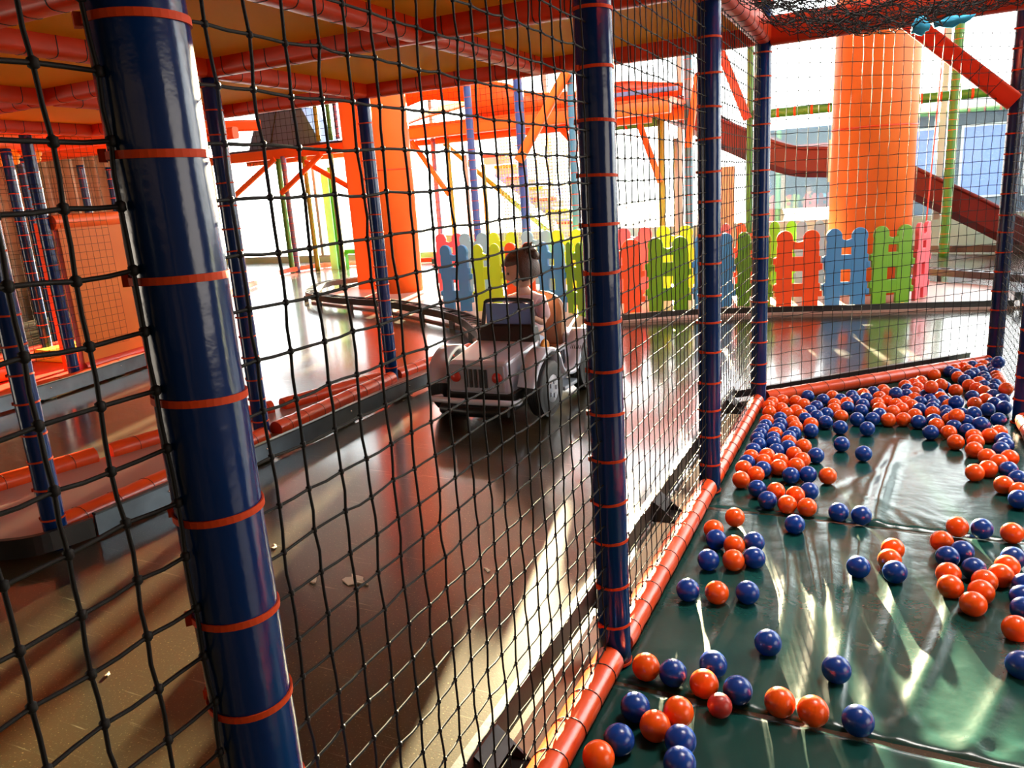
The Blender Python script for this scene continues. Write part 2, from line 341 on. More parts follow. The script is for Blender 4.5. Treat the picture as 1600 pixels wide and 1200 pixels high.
# posts beyond the track
def plainpost(x, y, z0, z1, m, label, r=0.035, ties=None, name='padded_post'):
    return post(x, y, z1, label, r, z0, 0.12, 0.05, sm=m, n=12, name=name) if ties else tag_post(x, y, z0, z1, m, label, r, name)
def tag_post(x, y, z0, z1, m, label, r, name):
    k = MB(); q = max(2, int((z1 - z0) / 0.12)); k.lathe([(0, z0)] + [(r * (1 + 0.04 * (i % 2)), z0 + (z1 - z0) * i / q) for i in range(q + 1)] + [(0, z1)], n=10)
    return tag(k.build(name, M[m], loc=(x, y, 0)), label, 'post')
plainpost(-4.59, 8.6, 0, 2.5, 'slate_post', 'purple blue padded post behind the blue fence panel nearest the column', 0.045, 1)
plainpost(-3.92, 8.6, 0, 2.6, 'slate_post', 'purple blue padded post directly above the child, carrying the long brace', 0.055, 1)
plainpost(-3.27, 8.6, 0, 2.5, 'teal_post', 'teal blue post behind the bright green fence panel', 0.045, 1)
plainpost(-5.96, 10.0, 0, 2.02, 'purple_post', 'thin purple post next to the wide orange column, under the orange deck edge', 0.035, 1)
plainpost(-5.72, 10.0, 0, 2.0, 'olive_post', 'olive post met by the short orange brace beside the column', 0.035)
plainpost(-5.45, 10.0, 0, 1.75, 'grey_post', 'grey post behind the first blue fence panel', 0.03)
plainpost(-5.17, 10.0, 0, 1.6, 'olive_post', 'short yellow green post under the stair rail', 0.03)
plainpost(-2.75, 10.5, 0, 2.0, 'olive_post', 'yellow green post between the two brace ends left of the brown board', 0.045)
plainpost(-2.58, 10.6, 0, 1.75, 'grey_post', 'grey mottled post in front of the bright window, behind the lime fence', 0.035)
plainpost(-2.39, 10.5, 0, 2.75, 'teal_post', 'blue padded post beneath the sun glare, left of the brown board', 0.055, 1)
plainpost(-1.815, 11.8, 0, 3.2, 'green_post', 'green post right behind the far corner post, where the red brace lands', 0.045)
plainpost(0.70, 11.8, 0, 3.2, 'green_post', 'thick green post with yellow bands in front of the red slide', 0.062, 1)
plainpost(-10.19, 11.5, 0, 2.1, 'green_post', 'green post at the right side of the large white window', 0.05)
plainpost(-10.02, 11.45, 0, 2.1, 'purple_post', 'dark purple post paired with the green post by the large white window', 0.05, 1)
plainpost(-9.58, 11.5, 0, 2.1, 'olive_post', 'olive post under the crossing of the two orange braces', 0.045)
plainpost(-9.20, 11.7, 0.0, 1.85, 'frame_green', 'bright green post beside the pale blue panel', 0.04)
plainpost(-8.98, 11.5, 0, 2.1, 'olive_post', 'olive post between the bright green and the yellow post', 0.045)
plainpost(-8.75, 11.9, 0.0, 2.0, 'yellow_post', 'yellow post close to the thin orange pillar', 0.045)
plainpost(-8.77, 11.5, 2.3, 3.3, 'purple_post', 'purple post standing on the upper deck beside the orange pillar', 0.04, 1)
plainpost(-9.20, 11.5, 2.3, 3.3, 'olive_post', 'yellow green post on the upper deck, nearest the dark padded wedge', 0.04)
plainpost(-9.00, 11.6, 2.3, 3.3, 'green_post', 'green post in the middle of the upper deck', 0.04)
k = MB(); k.box((-9.46, 11.75, 0.0), (-9.30, 11.83, 1.8)); tag(k.build('blue_board', M['pale_cyan']), 'tall pale blue panel between the olive and the bright green post', 'panel')
k = MB(); k.box((-9.2, 11.7, 0.28), (-8.3, 11.78, 0.36)); k.box((-8.34, 11.7, 0), (-8.30, 11.78, 0.28)); k.box((-9.1, 11.7, 0), (-9.06, 11.78, 0.28)); tag(k.build('green_rail', M['frame_green']), 'low bright green rail below the pale blue panel', 'rail')
k = MB(); fr = [(-8.92, 0.06), (-8.52, 0.06), (-8.52, 2.15)]
k.box((-8.92, 12.9, 0.0), (-8.55, 12.95, 0.13)); k.box((-8.60, 12.9, 0.06), (-8.53, 12.95, 2.15)); k.box((-8.92, 12.9, 0.13), (-8.85, 12.95, 2.1))
tag(k.build('doorway', M['frame_green']), 'bright green upright frame just beyond the wide orange column', 'doorway')

# ------------------------------------------------------------------ big round columns
def column(x, y, r, label):
    t = thing('round_column', label, 'column', (x, y, 0)); k = MB(); k.lathe([(0, 0), (r, 0), (r, 4.8), (0, 4.8)], n=64); k.build('shaft', M['column_orange'], t)
    k = MB(); k.lathe([(r + 0.002, 1.56), (r + 0.006, 1.56), (r + 0.006, 1.575), (r + 0.002, 1.575)], n=64); k.build('seam', M['beam_vinyl'], t)
    return t
column(-5.78, 8.55, 0.30, 'wide round orange column standing on the curved track island')
column(-0.155, 8.40, 0.37, 'huge round orange column behind the coloured fence by the slide')
k = MB(); k.box((-6.60, 8.72, 0), (-6.22, 8.94, 4.8)); tag(k.build('orange_pillar', M['column_orange'], bevel=0.02), 'narrow flat orange pillar next to the wide round column', 'pillar')

# ------------------------------------------------------------------ deck over the track: padded beams and boards
XG = [-0.58, -1.75, -2.92, -4.10, -5.42]; YG = [-0.67, 0.50, 1.70, 2.90, 4.15]
BW, BH, BZ = 0.085, 0.115, DZ + 0.0575
def beam(a, b, label, w=BW, h=BH, m='beam_vinyl', ties=True):
    t = thing('padded_beam', label, 'beam', a); k = MB(); A = Vector((0, 0, 0)); B = Vector(b) - Vector(a); k.rbar(A, B, w, h, 0.3); k.build('sleeve', M[m], t)
    if ties:
        k = MB(); n = int(B.length / 0.12)
        for i in range(1, n):
            p = A + B * (i / n); q = p + B.normalized() * 0.004; k.rbar(p, q, w + 0.003, h + 0.003, 0.3)
        k.build('lacing', M['black_cord'], t)
    return t
names_x = ['over the pit rail', 'down the kart lane', 'over the divider rail', 'over the far side lane', 'at the outer deck edge']
names_y = ['behind the camera', 'by the closest post', 'by the near pit post', 'by the middle pit post', 'at the far deck edge']
for i, x in enumerate(XG):
    for j in range(len(YG) - 1):
        beam((x, YG[j] + 0.045, BZ), (x, YG[j + 1] - 0.045, BZ), 'orange beam %s, ending %s' % (names_x[i], names_y[j + 1]))
for j, y in enumerate(YG):
    for i in range(len(XG) - 1):
        beam((XG[i + 1], y, BZ + 0.002), (XG[i], y, BZ + 0.002), 'orange cross beam %s, starting %s' % (names_y[j], names_x[i]))
for i in range(len(XG) - 1):
    for j in range(len(YG) - 1):
        k = MB(); k.box((XG[i + 1] + 0.02, YG[j] + 0.02, BZ + 0.02), (XG[i] - 0.02, YG[j + 1] - 0.02, BZ + 0.06))
        tag(k.build('deck_board', M['ochre_board']), 'ochre deck board beside the beam %s, %s' % (names_x[i].replace('over the ', 'over ').replace('down the middle of the', 'mid'), names_y[j + 1]), 'board')
# a bolt hanging under the deck
k = MB(); k.lathe([(0, 0), (0.012, 0), (0.012, 0.05), (0, 0.05)], (-3.5, 2.2, BZ - 0.03), 10); tag(k.build('deck_bolt', M['black_rubber']), 'small dark bolt hanging under the ochre deck board', 'bolt')
# beam and brace over the pit
beam((-0.54, 4.15, BZ), (0.57, 4.09, BZ), 'orange padded beam across the top of the ball pit, behind the sagging net', 0.09, 0.13)
beam((0.61, 4.04, BZ), (0.61, 0.6, BZ), 'orange padded beam above the sunlit end rail of the ball pit', 0.09, 0.13)
beam((0.60, 5.22, 1.50), (0.02, 5.22, 2.02), 'orange diagonal brace reaching up from the post behind the ball heap', 0.075, 0.095)

# ------------------------------------------------------------------ orange floor rails laced with cord
def rail(P, label, r=0.037, m='orange_vinyl', step=0.105, cord='black_cord', zc=None, group=None):
    P = [Vector(p) for p in P]; t = thing('foam_rail', label, 'rail', P[0]); o = P[0]
    Q = []; L = []
    for a, b in zip(P[:-1], P[1:]):
        n = max(2, int((b - a).length / 0.035)); Q += [a + (b - a) * (i / n) for i in range(n)]
    Q.append(P[-1]); d = 0; acc = [0]
    for a, b in zip(Q[:-1], Q[1:]): d += (b - a).length; acc.append(d)
    sc = [1 - 0.06 * math.exp(-((((s + 0.02) % step) - 0.02) / 0.007) ** 2) + 0.012 * math.sin(s * 31) for s in acc]
    k = MB(); k.tube([q - o for q in Q], r, 18, scale=sc); k.build('foam_tube', M[m], t)
    k = MB(); s = step / 2; i = 0; cp = []
    while s < d - 0.01:
        while acc[i + 1] < s: i += 1
        f = (s - acc[i]) / (acc[i + 1] - acc[i]); q_ = Q[i].lerp(Q[i + 1], f); dr = (Q[i + 1] - Q[i]).normalized(); u = Vector((0, 0, 1)); sd = dr.cross(u)
        cp += [q_ - o + (sd * math.sin(a) - u * math.cos(a)) * (r + 0.001) + dr * (0.012 * math.sin(a) + 0.004 * a / 6.3) for a in [2 * math.pi * q / 16 for q in range(17)]]; s += step
    k.tube(cp, 0.0012, 4, up=Vector((0.31, 0.52, 0.8)))
    k.build('lacing_cord', M[cord], t); return t
RZ = 0.038
rail([(-0.58, -0.3, RZ), (-0.58, 0.46, RZ)], 'orange foam floor rail between the camera and the closest post')
rail([(-0.58, 0.55, RZ), (-0.58, 1.625, RZ)], 'orange foam floor rail before the near ball pit post, at the bottom edge')
rail([(-0.58, 1.715, RZ), (-0.58, 2.825, RZ)], 'orange foam floor rail between the near and the middle ball pit posts')
rail([(-0.58, 2.915, RZ), (-0.58, 4.10, RZ)], 'sunlit orange foam floor rail reaching the far corner ball pit post')
rail([(-0.545, 4.185, RZ), (0.585, 5.255, RZ)], 'orange foam floor rail running diagonally behind the heap of balls')
rail([(0.61, 4.03, RZ), (0.61, 0.6, RZ)], 'glossy orange foam floor rail at the picture edge, along the far side of the mats')
# divider island between the lanes
rail([(-2.83, 1.70, 0.06), (-2.84, 2.3, 0.06), (-2.86, 2.85, 0.06)], 'orange foam rail on the kart side of the divider, at its rounded end', r=0.046, step=0.16)
rail([(-2.87, 2.95, 0.06), (-2.90, 4.08, 0.06)], 'orange foam rail on the kart side of the divider, between its two blue posts', r=0.046, step=0.14)
rail([(-2.92, 4.18, 0.06), (-2.84, 5.05, 0.06)], 'orange foam rail on the divider, running beyond the slim post to the black curve', r=0.042)
rail([(-3.70, 1.5, 0.06), (-3.60, 1.9, 0.06), (-3.50, 2.35, 0.06)], 'bright orange foam rail on the far side of the divider, at the picture edge', r=0.045, step=0.3)
rail([(-3.48, 2.42, 0.06), (-3.38, 2.9, 0.06), (-3.22, 3.3, 0.06)], 'orange foam rail on the far side of the divider, behind the thick front post', r=0.045, step=0.25)
rail([(-3.19, 3.36, 0.06), (-2.98, 4.05, 0.06)], 'orange foam rail closing the narrow tip of the divider', r=0.045, step=0.4)
k = MB()
lo = [(-2.80, 1.58), (-2.82, 4.9), (-2.90, 5.0), (-3.02, 4.1), (-3.24, 3.3), (-3.42, 2.8), (-3.60, 1.9), (-3.74, 1.4), (-3.1, 1.42)]
k.plate(lo, (0, 0, 0.02), (1, 0, 0), (0, 1, 0), 0.036); struct(k.build('divider_floor', M['pink_floor']))
# bumper barrier along lanes: upright strip on short brackets
def bumper(P, label, z0=0.015, z1=0.10, th=0.012, m='grey_steel', brack=None, closed=False, cap='black_rubber', name='bumper_rail', foot=None):
    Q = smooth_path(P, 8); t = thing(name, label, 'barrier', Q[0]); o = Vector(Q[0]); Q = [q - o for q in Q]
    h = z1 - z0; k = MB(); k.sweep([q + Vector((0, 0, (z0 + z1) / 2)) for q in Q], [(-th / 2, -h / 2), (th / 2, -h / 2), (th / 2, h / 2), (-th / 2, h / 2)], smooth=False); k.build('strip', M[m], t)
    k = MB(); k.sweep([q + Vector((0, 0, z1 + 0.003)) for q in Q], [(-0.012, -0.004), (0.012, -0.004), (0.012, 0.004), (-0.012, 0.004)], smooth=False); k.build('edge_trim', M[cap], t)
    if brack:
        side, every = brack; d = 0; nxt = every / 2
        for a, b in zip(Q[:-1], Q[1:]):
            d += (b - a).length
            if d > nxt:
                nxt += every; dr = (b - a).normalized(); sd = dr.cross(Vector((0, 0, 1))) * side; c = a + Vector((0, 0, 0))
                k = MB(); w = 0.05
                for e in (-w, w):
                    p = c + dr * e; k.add([p + Vector((0, 0, 0.005)), p + sd * 0.10 + Vector((0, 0, 0.005)), p + Vector((0, 0, z1))] + [q + dr * 0.006 for q in (p + Vector((0, 0, 0.005)), p + sd * 0.10 + Vector((0, 0, 0.005)), p + Vector((0, 0, z1)))],
                                          [(0, 1, 2), (5, 4, 3), (0, 3, 4, 1), (1, 4, 5, 2), (2, 5, 3, 0)])
                k.plate([(-w, 0), (w, 0), (w, 0.10), (-w, 0.10)], c + Vector((0, 0, 0.012)), dr, sd, 0.008)
                k.plate([(-w, 0.0), (w, 0.0), (w, 0.06), (-w, 0.06)], c + Vector((0, 0, z1 - 0.006)), dr, (sd * 0.8 + Vector((0, 0, -0.6))), 0.008)
                k.build('bracket', M['black_rubber'], t)
                k = MB(); k.ball(c - sd * (th / 2 + 0.001) + Vector((0, 0, z1 - 0.03)) + dr * 0.02, 0.006, 8); k.build('bolt', M['steel_bolt'], t)
    return t
bumper([(-3.5, 1.30, 0), (-3.2, 1.36, 0), (-2.95, 1.45, 0), (-2.77, 1.56, 0), (-2.70, 1.75, 0)], 'black curved bumper wrapping the rounded end of the divider island', m='black_rubber', z1=0.085)
bumper([(-2.70, 1.76, 0), (-2.68, 2.2, 0), (-2.66, 2.8, 0), (-2.66, 3.6, 0), (-2.62, 4.3, 0), (-2.60, 4.95, 0)], 'long grey steel bumper on the kart side of the divider', brack=(-1, 0.62), z1=0.10)
bumper([(-0.72, 0.3, 0), (-0.72, 1.2, 0), (-0.72, 2.2, 0), (-0.72, 3.2, 0), (-0.71, 4.15, 0)], 'black bumper along the outside of the ball pit net', m='black_rubber', brack=(1, 0.68), z1=0.09)
bumper([(-0.71, 4.22, 0), (-0.2, 4.72, 0), (0.50, 5.40, 0)], 'black bumper just behind the diagonal orange rail', m='black_rubber', z1=0.05)
k = MB(); k.box((-0.70, 0.3, 0.0), (-0.60, 4.05, 0.008)); struct(k.build('rail_ledge', M['cream_ply']))
# curved ladder like barrier of the column island
def ladder(P, label, w=0.13, z=0.105, rungs=True, m='black_rubber', r=0.014, close=False):
    Q = smooth_path(P, 10); t = thing('curved_barrier', label, 'barrier', Q[0]); o = Vector(Q[0]); Q = [q - o for q in Q]; inner = []
    for i, q in enumerate(Q):
        d = (Q[min(i + 1, len(Q) - 1)] - Q[max(i - 1, 0)]).normalized(); inner.append(q + d.cross(Vector((0, 0, 1))) * w)
    up = Vector((0, 0, z)); pr = [(-0.008, -0.035), (0.008, -0.035), (0.008, 0.035), (-0.008, 0.035)]
    k = MB(); k.sweep([q + up for q in Q], pr, smooth=False); k.build('outer_strip', M[m], t)
    k = MB(); k.sweep([q + up for q in inner], pr, smooth=False); k.build('inner_strip', M[m], t)
    d = 0; n1 = 0.06; n2 = 0.1; kr = MB()
    for i in range(len(Q) - 1):
        d += (Q[i + 1] - Q[i]).length
        if d > n1:
            n1 += 0.11; kr = MB(); kr.rbar(Q[i] + up + Vector((0, 0, 0.025)), inner[i] + up + Vector((0, 0, 0.025)), 0.035, 0.008); kr.build('rung', M[m], t)
        if d > n2:
            n2 += 0.7; k = MB(); k.box(Q[i] + Vector((-0.02, -0.02, 0)), Q[i] + Vector((0.02, 0.02, z - 0.03))); k.build('foot', M[m], t)
    return t
ladder([(-2.72, 5.0, 0), (-2.98, 5.42, 0), (-3.55, 6.08, 0), (-4.25, 6.55, 0), (-4.95, 6.92, 0), (-5.85, 7.20, 0), (-6.55, 7.6, 0), (-7.02, 8.2, 0), (-7.2, 8.8, 0), (-6.9, 9.3, 0), (-6.3, 9.5, 0)], 'black ladder like barrier curving round the island of the wide orange column')
bumper([(-2.10, 6.55, 0), (-1.60, 6.86, 0), (-0.92, 7.03, 0), (-0.2, 7.18, 0), (0.5, 7.36, 0), (0.98, 7.45, 0)], 'black bumper rail in front of the coloured fence, across the dark track', m='black_rubber', z0=0.0, z1=0.065)
ladder([(0.98, 7.45, 0), (1.25, 7.65, 0), (1.35, 8.0, 0), (1.2, 8.5, 0), (0.9, 8.8, 0), (0.4, 9.2, 0), (-0.3, 9.6, 0)], 'blue grey barrier bending back behind the post at the ball heap', m='grey_steel')
bumper([(0.3, 12.3, 0), (1.0, 12.1, 0), (1.8, 11.9, 0), (2.8, 11.4, 0)], 'far black bumper rail below the window sill, by the green post', m='black_rubber', z1=0.1)
bumper([(-8.2, 7.0, 0), (-8.45, 8.0, 0), (-9.35, 9.9, 0), (-10.0, 11.2, 0), (-9.6, 12.2, 0), (-7.5, 12.6, 0)], 'low orange edging along the far lane beneath the white window', m='orange_vinyl', cap='beam_vinyl', z1=0.09, th=0.05)
bumper([(-7.5, 12.2, 0), (-6.2, 11.5, 0), (-4.9, 11.3, 0)], 'dark rail segment on the far floor behind the column', m='black_rubber', z1=0.10)
k = MB(); oc = [(-2.75, 5.1), (-2.1, 6.5), (-0.9, 7.0), (0.98, 7.42), (1.3, 7.8), (0.9, 8.75), (-0.3, 9.6), (-6.3, 9.6), (-7.1, 8.8), (-6.5, 7.6), (-4.9, 6.97), (-3.5, 6.12)]
k.plate(oc, (0, 0, 0.012), (1, 0, 0), (0, 1, 0), 0.02); struct(k.build('island_floor', M['pink_floor']))
# ------------------------------------------------------------------ nets
def net(name, label, P, r, knot, jit=0.0, parts=5, wave=0.0, m='net_cord', extra=None):
    """P[i][j] = grid of points; cords run along both directions and are knotted where they meet"""
    nu, nv = len(P), len(P[0]); G = [[Vector(P[i][j]) + Vector((random.uniform(-jit, jit), random.uniform(-jit, jit), random.uniform(-jit, jit))) for j in range(nv)] for i in range(nu)]
    k = MB(); yv = Vector((0.3, 1, 0.1))
    def mid(a, b):
        c = (a + b) / 2; L = (b - a).length
        return c + Vector((random.uniform(-1, 1), random.uniform(-1, 1), random.uniform(-1, 0.3))) * wave * L
    for i in range(nu):
        pts = []
        for j in range(nv):
            pts.append(G[i][j])
            if wave and j < nv - 1: pts.append(mid(G[i][j], G[i][j + 1]))
        k.tube(pts, r, parts, cap=False, up=yv)
    for j in range(nv):
        pts = []
        for i in range(nu):
            pts.append(G[i][j])
            if wave and i < nu - 1: pts.append(mid(G[i][j], G[i + 1][j]))
        k.tube(pts, r, parts, cap=False)
    if knot:
        for i in range(nu):
            for j in range(nv): k.ball(G[i][j], knot, 6, (1, 1, 1.25))
    o = k.build(name, M[m]); return tag(o, label, 'net')
def wallgrid(a, b, z0, z1, s, sv=None, bow=0.0):
    a = Vector((*a, 0)); b = Vector((*b, 0)); n = max(2, round((b - a).length / s)); m = max(2, round((z1 - z0) / (sv or s))); nn = (b - a).normalized().cross(Vector((0, 0, 1)))
    return [[a + (b - a) * (i / n) + Vector((0, 0, z0 + (z1 - z0) * j / m)) + nn * bow * math.sin(math.pi * i / n) * math.sin(math.pi * j / m) for j in range(m + 1)] for i in range(n + 1)]
net('safety_net', 'coarse black knotted net between the picture edge and the closest post', wallgrid((-0.583, -0.19), (-0.583, 0.46), 0.08, 1.80, 0.0535), 0.0022, 0.0050, 0.0026, wave=0.03)
net('safety_net', 'black knotted net between the closest post and the near ball pit post', wallgrid((-0.583, 0.532), (-0.583, 1.66), 0.08, 1.80, 0.0535), 0.0019, 0.0040, 0.0022, wave=0.03)
net('safety_net', 'black knotted net between the near and the middle ball pit posts', wallgrid((-0.583, 1.66), (-0.583, 2.86), 0.08, 1.80, 0.0535), 0.0016, 0.0034, 0.0016, wave=0.03)
net('safety_net', 'black knotted net between the middle and the far corner ball pit posts', wallgrid((-0.583, 2.86), (-0.583, 4.14), 0.08, 1.80, 0.0535), 0.0016, 0.0034, 0.0016, wave=0.03)
net('safety_net', 'fine black net stretched diagonally behind the heap of balls', wallgrid((-0.57, 4.16), (0.60, 5.28), 0.07, 1.86, 0.066), 0.0017, 0.0028, 0.002, wave=0.03, bow=0) if False else net('safety_net', 'fine black net stretched diagonally behind the heap of balls', wallgrid((-0.57, 4.16), (0.60, 5.28), 0.07, 1.86, 0.066), 0.0017, 0.0030, 0.002, wave=0.03)
net('safety_net', 'grey fine net at the picture edge behind the ball heap', wallgrid((0.62, 4.12), (0.62, 5.24), 0.07, 1.86, 0.04), 0.0016, None, 0.001)
net('safety_net', 'thin dark net hanging in front of the orange foam panel', wallgrid((-5.42, 1.6), (-5.42, 4.12), 0.25, 1.80, 0.055), 0.0013, None, 0.001)
net('safety_net', 'thin dark net deep in the shaded play area', wallgrid((-6.9, 2.6), (-6.9, 5.6), 0.3, 1.78, 0.09), 0.0018, None, 0.002)
# sagging net over the ball pit
n1, n2 = 28, 40; P = []
for i in range(n1 + 1):
    row = []
    for j in range(n2 + 1):
        x = -0.55 + 1.13 * i / n1; y = 1.9 + 2.2 * j / n2; u = math.sin(math.pi * i / n1); v = math.sin(math.pi * min(1, j / n2))
        row.append(Vector((x + 0.012 * math.sin(j * 1.3), y, 1.89 - 0.20 * u ** 0.6 * (0.35 + 0.65 * v ** 0.5) * (1 - 0.2 * j / n2) + 0.02 * math.sin(i * 0.9 + j * 0.7) + 0.012 * math.sin(i * 1.7 - j))))
    P.append(row)
net('ceiling_net', 'black net sagging under the roof of the ball pit', P, 0.0017, 0.0030, 0.008, wave=0.08)
P = [[Vector((p.x, p.y, p.z + 0.045 + 0.02 * math.sin(i * 0.6))) for j, p in enumerate(r)] for i, r in enumerate(P)]
net('ceiling_net', 'second loose layer of black netting lying over the sagging pit net', P, 0.0015, 0.0026, 0.014, wave=0.10)
# pale blue cloth fish tail resting in the net
k = MB()
def lobe(c, R, tip):
    vs = [];  n = 14
    for s in (-1, 1):
        for i in range(n):
            a = 2 * math.pi * i / n; p = Vector((math.cos(a) * R[0], 0, math.sin(a) * R[1])); f = max(0, 1 - abs(a - tip) / 0.9); p *= 1 + 0.9 * f
            vs.append(Vector(c) + p + Vector((0, s * 0.012, 0.006 * math.sin(i * 2.2))))
    k.add(vs + [Vector(c) + Vector((0, -0.03, 0)), Vector(c) + Vector((0, 0.03, 0))], [(i, (i + 1) % n, 2 * n) for i in range(n)] + [(n + (i + 1) % n, n + i, 2 * n + 1) for i in range(n)] + [((i + 1) % n, i, n + i, n + (i + 1) % n) for i in range(n)], True)
lobe((0.085, 3.8, 1.742), (0.036, 0.026), 1.6); lobe((0.19, 3.8, 1.748), (0.060, 0.017), 0.7)
tag(k.build('cloth_toy', M['blue_cloth']), 'bright blue cloth scrap with two lobes lying in the sagging net', 'cloth')

# ------------------------------------------------------------------ plastic picket fence
def picket_mesh(H=0.75):
    k = MB(); T = 0.035
    def pick(u0, u1):
        c = (u0 + u1) / 2; R = (u1 - u0) / 2 * 1.06; zc = H - R; out = [(u0, 0.0), (u1, 0.0), (u1, zc - 0.08)]
        out += [(c + R * math.cos(math.radians(a)), zc + R * math.sin(math.radians(a))) for a in range(-30, 211, 15)]
        out += [(u0, zc - 0.08)]; k.plate(out, (0, 0, 0), (1, 0, 0), (0, 0, 1), T)
    pick(-0.20, -0.05); pick(0.05, 0.20)
    k.plate([(-0.06, 0.57), (0.06, 0.57), (0.06, 0.665), (0.035, 0.645), (0, 0.635), (-0.035, 0.645), (-0.06, 0.665)], (0, 0, 0), (1, 0, 0), (0, 0, 1), T * 0.96)
    for z0, z1 in ((0.36, 0.50), (0.11, 0.24)): k.plate([(-0.215, z0), (0.215, z0), (0.215, z1), (-0.215, z1)], (0, 0, 0), (1, 0, 0), (0, 0, 1), T * 0.9)
    for z, s in ((0.43, 1), (0.17, 1), (0.43, -1), (0.17, -1)):
        zz = z - 0.03 * s; k.plate([(s * 0.20, zz - 0.03), (s * 0.235, zz - 0.03), (s * 0.235, zz + 0.03), (s * 0.20, zz + 0.03)][::s], (0, 0, 0), (1, 0, 0), (0, 0, 1), T * 1.15)
    return k
_pk = picket_mesh()
_pkm = {}
def fence(a, b, color, label, z=0.014, H=0.925):
    a = Vector((*a, 0)); b = Vector((*b, 0)); d = b - a; t = thing('picket_fence_panel', label, 'fence', (a.x + d.x / 2, a.y + d.y / 2, z))
    t.rotation_euler = (0, 0, math.atan2(d.y, d.x)); t.scale = (d.length / 0.44, 1, H)
    if color not in _pkm: o = _pk.build('pickets', M[color], t, bevel=0.006); _pkm[color] = o
    else:
        o = _pkm[color].copy(); COL.objects.link(o); o.parent = t; o.name = 'pickets'
    k = MB()
    for s in (-0.125, 0.125): k.lathe([(0, -0.01), (0.028, -0.01), (0.028, 0.012), (0, 0.012)], (s, 0, 0), 10)
    k.build('base_feet', M['yellow_foam'], t)
    return t
fence((-4.24, 7.06), (-3.84, 6.97), 'fence_blue', 'blue picket fence panel at the end nearest the wide orange column')
fence((-3.82, 6.99), (-3.52, 7.06), 'fence_lime', 'lime green picket fence panel beside the end blue one')
fence((-3.50, 7.10), (-3.13, 7.03), 'fence_orange', 'orange picket fence panel right behind the head of the child')
fence((-3.11, 7.05), (-2.79, 6.99), 'fence_blue', 'blue picket fence panel just behind the kart seat')
fence((-2.77, 6.97), (-2.50, 6.72), 'fence_green', 'bright green picket fence panel angled towards the track, behind the kart')
fence((-2.46, 6.78), (-2.04, 7.04), 'fence_orange', 'orange picket fence panel glowing in the sun beside the near pit post')
fence((-2.01, 7.06), (-1.62, 7.14), 'fence_green', 'green picket fence panel under the sun glare')
fence((-1.60, 7.17), (-1.27, 7.40), 'fence_blue', 'blue picket fence panel partly hidden by the middle pit post')
fence((-1.25, 7.42), (-0.92, 7.33), 'fence_green', 'green picket fence panel half behind the far corner post')
fence((-0.90, 7.33), (-0.51, 7.38), 'fence_orange', 'orange picket fence panel in the front row, left of the huge round column')
fence((-0.49, 7.38), (-0.13, 7.49), 'fence_blue', 'blue picket fence panel in front of the huge round column')
fence((-0.11, 7.50), (0.22, 7.68), 'fence_lime' if False else 'fence_green', 'green picket fence panel at the right side of the huge round column')
fence((0.24, 7.72), (0.36, 8.08), 'fence_pink', 'pink picket fence panel turned edge on at the fence corner')
for i, (x, y, c, lb) in enumerate([(-4.95, 8.5, 'fence_pink', 'red picket fence panel in the back row, close to the wide orange column'), (-4.52, 8.35, 'fence_slate', 'slate blue picket fence panel in the back row behind the lime one'),
    (-4.10, 8.3, 'fence_lime', 'olive picket fence panel in the back row behind the orange one'), (-3.66, 8.3, 'fence_slate', 'grey blue picket fence panel in the back row behind the purple post'),
    (-3.26, 8.25, 'fence_lime', 'lime picket fence panel in the back row where the stair rail ends'), (-2.46, 8.2, 'fence_pink', 'pink picket fence panel in the back row near the sun glare'),
    (-2.02, 8.2, 'fence_lime', 'yellow green picket fence panel in the back row under the yellow green post'), (-1.56, 8.15, 'fence_pink', 'red picket fence panel in the back row peeking beside the middle pit post'),
    (-1.26, 8.22, 'fence_orange', 'orange picket fence panel in the back row, left of the far corner post'), (-0.93, 8.2, 'fence_green', 'green picket fence panel in the back row, right of the far corner post'),
    (-0.66, 8.05, 'fence_slate', 'slate blue picket fence panel in the back row touching the huge round column')]):
    w = 0.21 if i < 7 else 0.14
    fence((x - w, y), (x + w, y), c, lb, 0.022, 0.97)

# ------------------------------------------------------------------ shaded play area on the far left
t = thing('foam_wall_panel', 'orange foam wall panel with a rolled top standing between two blue posts', 'panel', (-5.50, 3.72, 0))
k = MB(); a = Vector((0.02, 0.02, 0)); b = Vector((-0.12, 0.77, 0)); k.plate([(0.03, 0.13), (0.75, 0.13), (0.75, 1.17), (0.03, 1.17)], (0, 0, 0), (b - a).normalized(), (0, 0, 1), 0.05); k.build('panel_board', M['panel_orange'], t)
d = (b - a).normalized(); k = MB(); k.tube([d * 0.0 + Vector((0, 0, 1.2)), d * 0.78 + Vector((0, 0, 1.2))], 0.055, 14); k.build('top_roll', M['bright_orange'], t)
k = MB(); k.tube([d * 0.03 + Vector((0, 0, 0.1)), d * 0.75 + Vector((0, 0, 0.1))], 0.05, 12); k.build('bottom_roll', M['red_mat'], t)
k = MB(); k.box((-7.4, 2.2, 0.0), (-5.45, 4.9, 0.06)); tag(k.build('play_mat', M['red_mat'], bevel=0.02), 'big red play mat on the floor behind the panel posts', 'mat')
k = MB(); k.box((-6.50, 4.0, 0.06), (-6.05, 4.6, 0.16)); tag(k.build('foam_block', M['yellow_foam'], bevel=0.02), 'yellow foam block lying on the red play mat', 'block')
k = MB(); k.tube([(-6.0, 2.9, 0.14), (-5.95, 3.5, 0.14)], 0.08, 14); tag(k.build('foam_roll', M['bright_orange']), 'orange foam roll on the red play mat at the picture edge', 'roll')
rail([(-5.40, 2.1, 0.07), (-5.40, 3.6, 0.07), (-5.62, 4.45, 0.07)], 'orange foam rail along the front edge of the red play mat', r=0.04, step=0.3)
